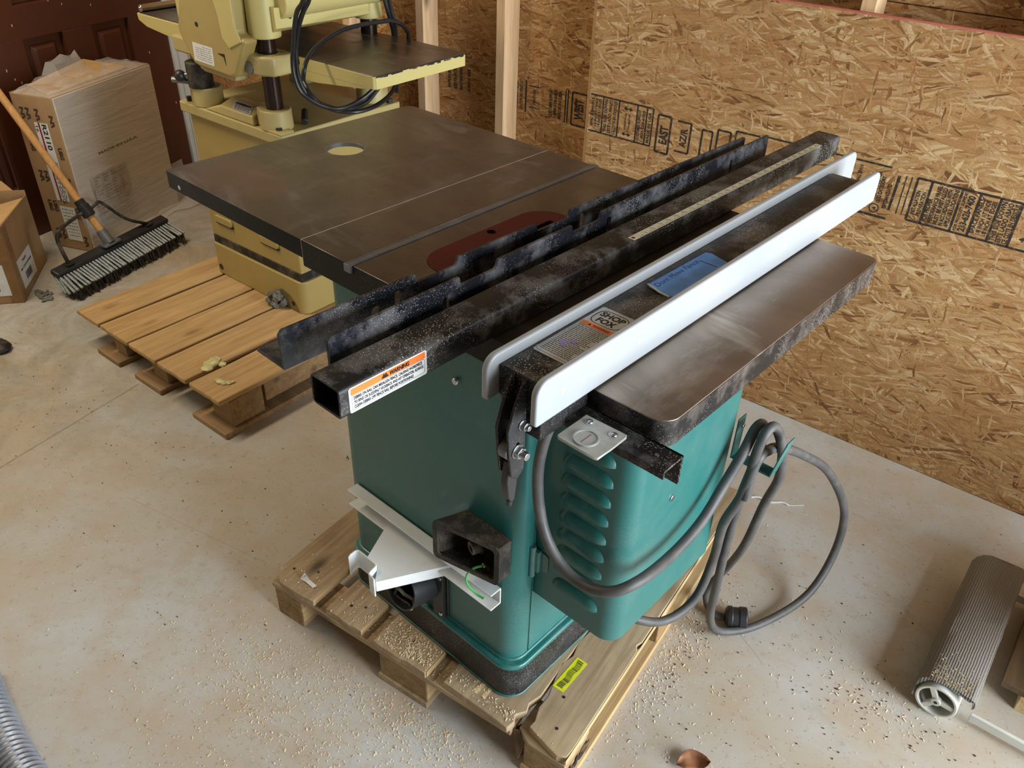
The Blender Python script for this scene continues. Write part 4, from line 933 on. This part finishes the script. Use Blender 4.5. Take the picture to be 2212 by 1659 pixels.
# side face (y=0, looking towards the viewer) with labels and marks
sd,F,_=sticker(bxn,'address_label','white label with red stripe',(-.118,-.0012,.225),(1,0,0),(0,0,1),.066,.33,M['paper'],.001)
m=MB(); m.add([F(.018,.0,.0007),F(.026,.0,.0007),F(.026,.33,.0007),F(.018,.33,.0007)],[(0,1,2,3)]); obj('red_stripe',m,M['redink'],sd,flat=True)
m=MB(); o3=Vector(F(.036,.325,.0008)); put_text(m,'R2110',o3,(0,0,-1),(1,0,0),w=.105,h=.021,bold=.03)
put_text(m,'16',Vector(F(.003,.315,.0008)),(0,0,-1),(1,0,0),w=.024,h=.012,bold=.02)
for r_ in range(5):
    z=.17
    while z>.01:
        w=random.uniform(.008,.03); m.add([F(.032+.006*r_,z-w,.0007),F(.035+.006*r_,z-w,.0007),F(.035+.006*r_,z,.0007),F(.032+.006*r_,z,.0007)],[(0,1,2,3)]); z-=w+.008
obj('lettering',m,M['ink'],sd,flat=True)
sd2,F2,_=sticker(bxn,'packing_slip','white packing slip',(-.115,-.0012,.045),(1,0,.0),(0,0,1),.075,.155,M['paper'],.001)
m=MB()
for r_ in range(9):
    x=.008
    while x<.066:
        w=random.uniform(.004,.016); w=min(w,.068-x); m.add([F2(x,.14-.015*r_,.0006),F2(x+w,.14-.015*r_,.0006),F2(x+w,.1435-.015*r_,.0006),F2(x,.1435-.015*r_,.0006)],[(0,1,2,3)]); x+=w+.004
obj('lettering',m,M['grey'],sd2,flat=True)
m=MB()
for x in (-.172,-.145,-.100,-.035):
    for k in range(5):
        z=BH-.05-.13*k- (.02 if x>-.1 else 0)
        if -.125<x<-.04 and z<.56: continue
        put_text(m,'USG' if k%2 else 'N\\',(x,-.0008,z),(0,0,-1),(1,0,0),w=.05,h=.018,bold=.05)
obj('carton_print',m,plain('carton_print_ink',srgb(70,52,40),.8),cbx,flat=True)
sl,F3,_=sticker(bxn,'instruction_sheet','pale instruction sheet under the film',(.0072,.075,.075),(0,1,0),(0,0,1),.225,.235,plain('sheet_grey',srgb(190,184,172),.5),.001)
m=MB()
for c in range(4):
    for r_ in range(18):
        if random.random()<.85: 
            w=random.uniform(.015,.042); m.add([F3(.022+.05*c,.222-.012*r_,.0006),F3(.022+.05*c+w,.222-.012*r_,.0006),F3(.022+.05*c+w,.225-.012*r_,.0006),F3(.022+.05*c,.225-.012*r_,.0006)],[(0,1,2,3)])
m.add([F3(.007,.03,.0006),F3(.012,.03,.0006),F3(.012,.18,.0006),F3(.007,.18,.0006)],[(0,1,2,3)])
obj('lettering',m,plain('sheet_ink',srgb(140,132,120),.6),sl,flat=True)
m=MB(); put_text(m,'MADE IN U.S.A.',(.0069,.16,.385),(0,1,0),(0,0,1),w=.25,h=.010,bold=.05); obj('board_print',m,plain('board_print_ink',srgb(136,122,100),.6),fb,flat=True)

# ------------------------------------------------------------ open carton at the left edge
oc=thing('open_carton','worn open cardboard box with a white barcode label, partly out of frame at the left','box',(-1.628,.084,0),0)
oc.rotation_euler=(0,0,math.atan2(.304-.084,-1.94+1.628))
CL,CW,CH=.375,.33,.315     # x: along the labelled face away; y: depth
m=MB(); t=.004
for a,b,c,d,h1,h2 in ((0,0,CL,t,CH,CH-.02),(0,0,t,CW,CH,CH+.01),(CL-t,0,CL,CW,CH-.02,CH),(0,CW-t,CL,CW,CH+.01,CH)):
    m.hexa([(a,b,.002),(c,b,.002),(c,d,.002),(a,d,.002),(a,b,h1),(c,b,h2),(c,d,h2),(a,d,h1)])
m.box(t,t,.002,CL-t,CW-t,.006)
ocb=obj('carton',m,M['card'],oc,bevel=.001)
m=MB(); m.add([(.01,.004,CH-.002),(CL*.9,.004,CH-.022),(CL*.8,.10,CH-.035),(.08,.12,CH-.04)],[(0,1,2,3)]); m.add([(CL,.03,CH-.02),(CL,CW*.9,CH),(CL+.02,CW*.8,CH+.05),(CL+.015,.08,CH+.035)],[(0,1,2,3)])
m.add([(.004,.02,CH),(.004,CW*.9,CH+.01),(.09,CW*.8,CH-.05),(.10,.08,CH-.06)],[(0,1,2,3)])
fl_=obj('flap',m,M['cardlt'],oc,flat=True); sm=fl_.modifiers.new('t','SOLIDIFY'); sm.thickness=.003
def codelabel(parent,nm,o,u,v,w,h,txts):
    s_,F_,_=sticker(parent,nm[0],nm[1],o,u,v,w,h,M['paper'],.002)
    m=MB(); U_=Vector(F_(1,0,0))-Vector(F_(0,0,0)); V_=Vector(F_(0,1,0))-Vector(F_(0,0,0))
    for (tx,a,b,tw,th) in txts: put_text(m,tx,F_(a*w,b*h,.0008),U_,V_,w=tw*w,h=th*h,bold=.03)
    x=.30*w
    while x<.72*w:
        q=random.choice((.0016,.003)); m.add([F_(x,.16*h,.0007),F_(x+q,.16*h,.0007),F_(x+q,.42*h,.0007),F_(x,.42*h,.0007)],[(0,1,2,3)]); x+=q+.0014
    obj('lettering',m,M['ink'],s_,flat=True); return s_
codelabel(oc,('barcode_label','white barcode label'),(.045,-.0012,.035),(1,0,-.04),(0,0,1),.18,.118,(('74009',.32,.78,.3,.08),('30in CURVE RUNNER',.1,.58,.8,.07)))
codelabel(oc,('shipping_label','white shipping label'),(-.0012,.165,.035),(0,-1,0),(0,0,1),.13,.13,(('1 PK',.6,.8,.3,.1),))
m=MB(); m.box(.015,-.0015,.0,.055,-.0003,CH-.01); m.box(-.0015,.0,.0,-.0003,.045,CH-.01); obj('packing_tape',m,plain('brown_tape',srgb(136,100,62),.25),oc)
# cardboard object behind it: grey-white tube/leg and dark box
wl_=thing('white_post','slim white post standing between the open box and the brown door','post',(-2.09,.165,0),.3)
obj('shaft',MB().prism(rrect(-.018,-.018,.018,.018,.004,3),.0,.62),M['trim'],wl_,bevel=.002)
obj('foot_plate',MB().prism(rrect(-.03,-.03,.03,.03,.004,3),.0,.01),M['trim'],wl_,bevel=.002)
obj('cap',MB().prism(rrect(-.045,-.03,.05,.03,.008,3),.60,.70),M['trim'],wl_,bevel=.006)
bk=thing('carton_behind','dim brown carton behind the open box at the left edge','box',(-2.33,.04,0),math.radians(15))
obj('carton',MB().prism(rrect(-.14,-.25,.09,.03,.004,2),.002,.42),M['card'],bk,bevel=.002)
obj('tape_strip',MB().box(-.03,-.2502,.4195,.02,.0302,.4208),plain('brown_tape2',srgb(150,120,84),.3),bk)

# ------------------------------------------------------------ push broom
HA=Vector((-1.573,.205,.088)); HBv=Vector((-1.765,.775,.088)); hd_=(HBv-HA); HL=hd_.length
br=thing('push_broom','wide push broom with grey bristles, its wooden handle leaning over the tall carton','broom',(HA.x,HA.y,0),math.atan2(hd_.y,hd_.x))
# local x along the head, y = back (away from the viewer), z up
m=MB(); m.hexa([(0,-.012,.080),(HL,-.012,.080),(HL,.030,.092),(0,.030,.092),(0,-.016,.100),(HL,-.016,.100),(HL,.026,.114),(0,.026,.114)]); obj('head_block',m,M['blkpl'],br,bevel=.006,seg=3)
mg=MB(); md=MB(); random.seed(4)
for i in range(38):
    x=.008+(HL-.016)*i/37
    for j,yy in enumerate((-.014,.0,.014,.026)):
        tip=(x+random.uniform(-.003,.003)+(.012 if i>34 else -.012 if i<3 else 0),yy-.062-.012*(j==0)+.006*j,.030 if j==0 else .012)
        for q in range(2):
            r0=.0040; mg.tube([(x+random.uniform(-.0015,.0015),yy,.084),(tip[0]+random.uniform(-.0025,.0025),tip[1],tip[2]+.016)],[r0,.0055],5)
    for q in range(15):
        xx=x+random.uniform(-.008,.008); yy=random.uniform(-.094,-.01); md.tube([(xx,yy+.006,.050),(xx+random.uniform(-.005,.005),yy-.008+random.uniform(-.004,.004),.003)],[.0045,.0018],4)
obj('bristles',mg,M['bris'],br,label='stiff grey outer bristles'); obj('bristle_tips',md,M['brisd'],br,label='dusty dark bristle tips')
inv=Matrix.LocRotScale(br.location,br.rotation_euler,None).inverted()
a=Vector((-1.668,.474,.112)); b=Vector((-2.016,.346,.667)); d=(b-a).normalized()
def LB(p): return tuple(inv@p)
m=MB(); m.cyl(LB(a+d*.05),LB(a+d*1.02),.0150,seg=20); m.ball(LB(a+d*1.02),.0150,6); obj('handle',m,M['handle'],br,label='varnished wooden handle')
m=MB(); m.cyl(LB(a-d*.0),LB(a+d*.06),.0225,.020,20); m.prism(rrect(-.045,-.022,.045,.022,.01,4),.110,.118,lambda u,v,w:(LB(a)[0]+u,LB(a)[1]+v,w)); obj('socket',m,M['steel'],br,bevel=.001)
m=MB(); m.tube([LB(a+d*t) for t in (.125,.13,.175,.18,.20)],[.019,.026,.025,.021,.020],20); obj('brace_collar',m,M['blkpl'],br)
cL=Vector(LB(a+d*.150)); lift=d
bL=Vector((.075,.008,.112)); bR=Vector((HL-.10,.008,.112))
m=MB(); m.tube(smooth_path([bL,bL+Vector((-.005,.01,.06)),bL+Vector((.0,.02,.105)),bL+Vector((.03,.028,.128)),cL+Vector((-.05,.003,-.005)),cL+Vector((-.02,0,0))],5),.0075,12)
m.tube(smooth_path([cL+Vector((.02,0,0)),cL+Vector((.055,.005,.008)),cL+Vector((.085,.005,.005)),bR+Vector((-.09,.018,.055)),bR],5),.0065,12)
m.box(bL.x-.018,-.008,.108,bL.x+.018,.024,.113); m.box(bR.x-.018,-.008,.108,bR.x+.018,.024,.113)
obj('brace',m,M['grime'],br,label='bent steel brace')

# ------------------------------------------------------------ belt sander bed at the lower right
cvn=thing('belt_conveyor','low conveyor with worn ribbed grey belt over a spoked end roller, at the right edge','conveyor',(1.66,.72,0),math.radians(3.4))
m=MB(); y0,y1=-.005,.480; r=.030; zc=.072
outer=[(-.062,.030),(-.063,.060),(-.058,.082),(-.046,.096),(-.028,.102),(.0,.1025),(.045,.102),(.054,.096),(.057,.078)]
inner=[(.052,.078),(.049,.091),(.042,.096),(.0,.0965),(-.026,.096),(-.042,.091),(-.052,.079),(-.057,.060),(-.056,.030)]
n1=14
for i in range(n1+1):
    yy=y0+(y1-y0)*i/n1
    for (x,z) in outer+inner: m.v.append((x+(random.uniform(-.0012,.0012)),yy+(random.uniform(-.006,.006) if i in (0,n1) else 0),z))
K=len(outer+inner)
for i in range(n1):
    for j in range(K): a_=i*K+j; b_=i*K+(j+1)%K; m.f.append((a_,b_,b_+K,a_+K))
m.f.append(tuple(range(K))); m.f.append(tuple(n1*K+j for j in range(K))[::-1])
obj('belt',m,M['belt'],cvn,label='ribbed grey belt dusted with chips')
m=MB(); rc=(-.012,.048); m.pipe((rc[0],-.012,rc[1]),(rc[0],.45,rc[1]),.0435,.037,36)
rl=obj('end_roller',m,M['trim'],cvn,bevel=.0015,label='off white spoked roller')
m=MB()
for k in range(3):
    a_=PI/2+k*2*PI/3+.5; m.bar((rc[0],-.006,rc[1]),(rc[0]+.037*math.cos(a_),-.006,rc[1]+.037*math.sin(a_)),.012,.008,(0,1,0))
m.cyl((rc[0],-.014,rc[1]),(rc[0],.0,rc[1]),.010); obj('spokes',m,M['trim'],rl,bevel=.001)
m=MB(); m.cyl((rc[0],-.0146,rc[1]),(rc[0],-.0140,rc[1]),.0038); obj('axle_hole',m,M['dark'],rl)
m=MB(); m.box(.058,.015,.014,.44,.026,.036); m.box(.44,.0,.0,.46,.48,.06); m.box(.058,.46,.014,.44,.47,.036); obj('frame_rail',m,M['trim'],cvn,bevel=.0015,label='pale metal frame rail')
m=MB(); m.prism(rrect(.36,.12,.66,.62,.03,5),.0,.46); obj('unseen_housing',m,M['trim'],cvn,bevel=.01)  # out of view; machine body added for its shadow on belt and floor
m=MB(); random.seed(31)
for i in range(220):
    x=random.uniform(-.05,.05); y=.0+abs(random.gauss(0,.035)); y=min(y,.4); x*=.85; z=.1028
    s_=random.uniform(.0012,.003); a_=random.uniform(0,PI); c_,q_=math.cos(a_)*s_,math.sin(a_)*s_
    m.add([(x-c_,y-q_,z+.0005),(x+q_*.5,y-c_*.5,z+.002),(x+c_,y+q_,z+.001),(x-q_*.5,y+c_*.5,z+.0008)],[(0,1,2,3)])
o=obj('belt_chips',m,M['saw'],cvn,flat=True); o['kind']='stuff'
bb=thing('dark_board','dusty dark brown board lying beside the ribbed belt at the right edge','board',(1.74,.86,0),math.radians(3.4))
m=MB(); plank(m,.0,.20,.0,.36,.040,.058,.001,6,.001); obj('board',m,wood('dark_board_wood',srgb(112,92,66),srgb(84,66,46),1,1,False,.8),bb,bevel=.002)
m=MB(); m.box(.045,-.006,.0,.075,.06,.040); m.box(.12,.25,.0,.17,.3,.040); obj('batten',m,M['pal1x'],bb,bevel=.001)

# ------------------------------------------------------------ vacuum hose, lower left
hs=thing('vacuum_hose','ribbed grey vacuum hose lying on the floor at the lower left corner','hose',(.265,-.68,0))
pts=smooth_path([(.02,-.72,.045),(.12,-.735,.045),(.22,-.745,.045),(.32,-.752,.045),(.42,-.75,.045),(.52,-.74,.045)],22)
rad=[.037+(.0035 if i%3==1 else -.001) for i in range(len(pts))]
m=MB(); m.tube([p-Vector((.25,-.71,0)) for p in pts],rad,24); obj('corrugated_tube',m,M['hose'],hs)
m=MB(); m.cyl((.27,-.03,.045),(.36,-.022,.045),.046,seg=28); obj('cuff',m,M['blkpl'],hs,bevel=.003)

# ------------------------------------------------------------ small litter
m=MB(); n1=10
for i in range(n1+1):
    t=i/n1; w=.022*math.sin(PI*t)**.7+.0005
    for j in range(5): m.v.append((t*.07,(j/2-1)*w+.008*math.sin(t*3),.002+.012*t+.009*abs(j/2-1)**2+.004*math.sin(7*t)))
for i in range(n1):
    for j in range(4): a=i*5+j; m.f.append((a,a+1,a+6,a+5))
lf=obj('dry_leaf',m,M['leaf'],None); lf.location=(1.298,.212,0); lf.rotation_euler=(.1,0,.7); tag(lf,'curled brown dry leaf on the floor at the bottom edge','leaf')
s_=lf.modifiers.new('t','SOLIDIFY'); s_.thickness=.0006
m=MB(); m.add([(-.022,-.004,.0),(.0,-.007,.004),(.004,.002,.006),(-.016,.010,.010)],[(0,1,2,3)]); m.add([(.0,-.007,.004),(.024,-.010,.001),(.028,-.001,.003),(.004,.002,.006)],[(0,1,2,3)]); m.add([(-.016,.010,.010),(-.022,-.004,.0),(-.014,.006,.016)],[(0,1,2)])
ps=obj('plastic_scrap',m,M['wax'],None,flat=True); ps.location=(.432,-.072,.1275); ps.rotation_euler=(0,0,.2); tag(ps,'small folded white scrap on the corner of the pallet','scrap'); q=ps.modifiers.new('t','SOLIDIFY'); q.thickness=.0008
m=MB(); m.tube(smooth_path([(1.0,1.07,.003),(1.02,1.085,.006),(1.05,1.09,.003),(1.08,1.115,.004),(1.10,1.12,.002),(1.13,1.15,.002)],5),[.003]*20+[.0012]*6,6)
tag(obj('plastic_sliver',m,M['wax'],None),'thin white sliver on the floor beyond the saw','scrap')
m=MB(); random.seed(8)
for i in range(16): m.ball((-1.635+random.uniform(-.05,.07),.155+random.uniform(-.03,.03),.004),random.uniform(.005,.013),4,1.2,1,.45,.35)
tag(obj('debris_clump',m,M['lint'],None,flat=True),'clump of brown debris on the floor beside the open box','debris')
rk=obj('dark_rag',MB().ball((0,0,.012),.045,8,1,.8,.5,.1),M['grime'],None); rk.location=(-1.345,-.115,0); tag(rk,'dark lump cut off by the left edge of the frame','lump')

# sawdust and shavings (uncountable)
random.seed(99)
sd_=MB()
def chip(x,y,z,s):
    a_=random.uniform(0,PI); c_,q_=math.cos(a_),math.sin(a_); s*=random.choice((.5,.6,.7,.8,1.0,1.3)); l=s*random.uniform(.8,2.0); w=s*random.uniform(.35,.8); h=random.uniform(.0006,.0022)
    P=[]
    for (u,v,dz) in ((-l,-w,0),(l,-w*.6,h),(l*.8,w,h*1.3),(-l*.8,w*.7,h*.5)):
        P.append((x+u*c_-v*q_,y+u*q_+v*c_,z+.0004+dz))
    sd_.add(P,[(0,1,2,3)])
cl_=[(.577,-.145,.07,.05,330,.0016),(.80,-.105,.13,.045,1000,.0018),(.88,-.06,.07,.03,420,.0018),(.55,-.28,.14,.07,600,.0017),(.75,-.25,.16,.07,800,.0017),(.42,-.25,.10,.07,350,.0018),(.95,-.2,.22,.12,500,.0017),
     (1.125,.44,.035,.13,900,.0018),(1.14,.30,.03,.10,380,.0018),(1.20,.40,.10,.2,300,.0015),(1.55,.66,.08,.05,260,.0022),(1.35,.2,.25,.25,420,.0015),(.2,-.2,.3,.15,420,.0014),(.65,-.45,.25,.10,700,.0017),(-.1,.1,.4,.25,250,.0013),(1.2,.9,.3,.3,180,.0014),(1.3,.0,.25,.12,350,.0016)]
c8,s8=math.cos(math.radians(8.5)),math.sin(math.radians(8.5))
for (x,y,sx,sy,nn,s_) in cl_:
    for i in range(int(nn*.6)):
        X_,Y_=random.gauss(x,sx),random.gauss(y,sy)
        dx,dy=X_-.352,Y_+.124; lx,ly=dx*c8+dy*s8,-dx*s8+dy*c8
        if -.01<lx<.83 and -.01<ly<.96: continue
        chip(X_,Y_,0,s_)
# dust on the pallet boards
for (x,y,sx,sy,nn) in ((.40,.03,.05,.03,560),(.43,.05,.03,.025,260),(.60,.05,.06,.03,340),(.25,.05,.06,.03,120),(.77,.06,.03,.06,110),(.68,.03,.03,.02,70),(.08,.05,.05,.06,60)):
    for i in range(nn):
        lx,ly=random.gauss(x,sx),random.gauss(y,sy)
        ok=any(a_+.003<lx<b_-.003 for a_,b_ in ((0,.137),(.177,.284),(.325,.472),(.516,.69),(.737,.815))) and ly>.006 and ly<.4
        z=TOPZ+.0004 if ok else .1065
        if not ok and (ly<.004 or ly>.09 or lx<0 or lx>.68): continue
        X_=.352+lx*c8-ly*s8; Y_=-.124+lx*s8+ly*c8
        if X_>.478 and Y_>.008: continue
        chip(X_,Y_,z,.0016)
tag(obj('sawdust',sd_,M['saw'],None,flat=True),'pale sawdust and wood shavings scattered over floor and pallet boards','sawdust',kind='stuff')
random.seed(55); m=MB()
for (x,y,sx,sy,nn) in ((1.56,.64,.07,.04,60),(1.15,.42,.03,.1,60),(1.2,.6,.3,.3,60),(.3,-.1,.4,.25,60),(1.4,.75,.2,.15,50),(-.6,-.05,.4,.15,40),(-1.0,-.1,.3,.1,40),(1.45,.3,.2,.15,40)):
    for i in range(nn):
        X_,Y_=random.gauss(x,sx),random.gauss(y,sy); dx,dy=X_-.352,Y_+.124; lx,ly=dx*c8+dy*s8,-dx*s8+dy*c8
        if -.02<lx<.85 and -.02<ly<.97: continue
        m.ball((X_,Y_,.001),random.uniform(.0008,.0022)*(1.5 if x==1.56 and random.random()<.2 else 1),3,1.3,1,.5,.3)
tag(obj('dirt_crumbs',m,plain('dirt',srgb(96,66,46),.9,0,.3,200),None,flat=True),'small brown dirt crumbs scattered over the concrete floor','dirt',kind='stuff')

# ------------------------------------------------------------ light
w=bpy.data.worlds.new('world'); scene.world=w; w.use_nodes=True; bg=w.node_tree.nodes['Background']; bg.inputs[0].default_value=(.80,.88,1,1); bg.inputs[1].default_value=1.0
def area(name,loc,target,sx,sy,power,col):
    l=bpy.data.lights.new(name,'AREA'); l.shape='RECTANGLE'; l.size=sx; l.size_y=sy; l.energy=power; l.color=col
    o=bpy.data.objects.new(name,l); COL.objects.link(o); o.location=loc
    d=(Vector(target)-Vector(loc)).normalized(); o.rotation_euler=d.to_track_quat('-Z','Y').to_euler(); return o
area('door_daylight',(4.05,.65,1.25),(0,.45,.85),2.0,2.2,250,(.83,.92,1.0))
area('ceiling_lamp',(-1.35,-.35,2.65),(-1.35,-.35,0),.3,1.2,40,(1.0,.86,.66))
scene.view_settings.view_transform='Standard'; scene.view_settings.look='None'; scene.view_settings.gamma=1; scene.view_settings.use_curve_mapping=False
scene.view_settings.exposure=0.0
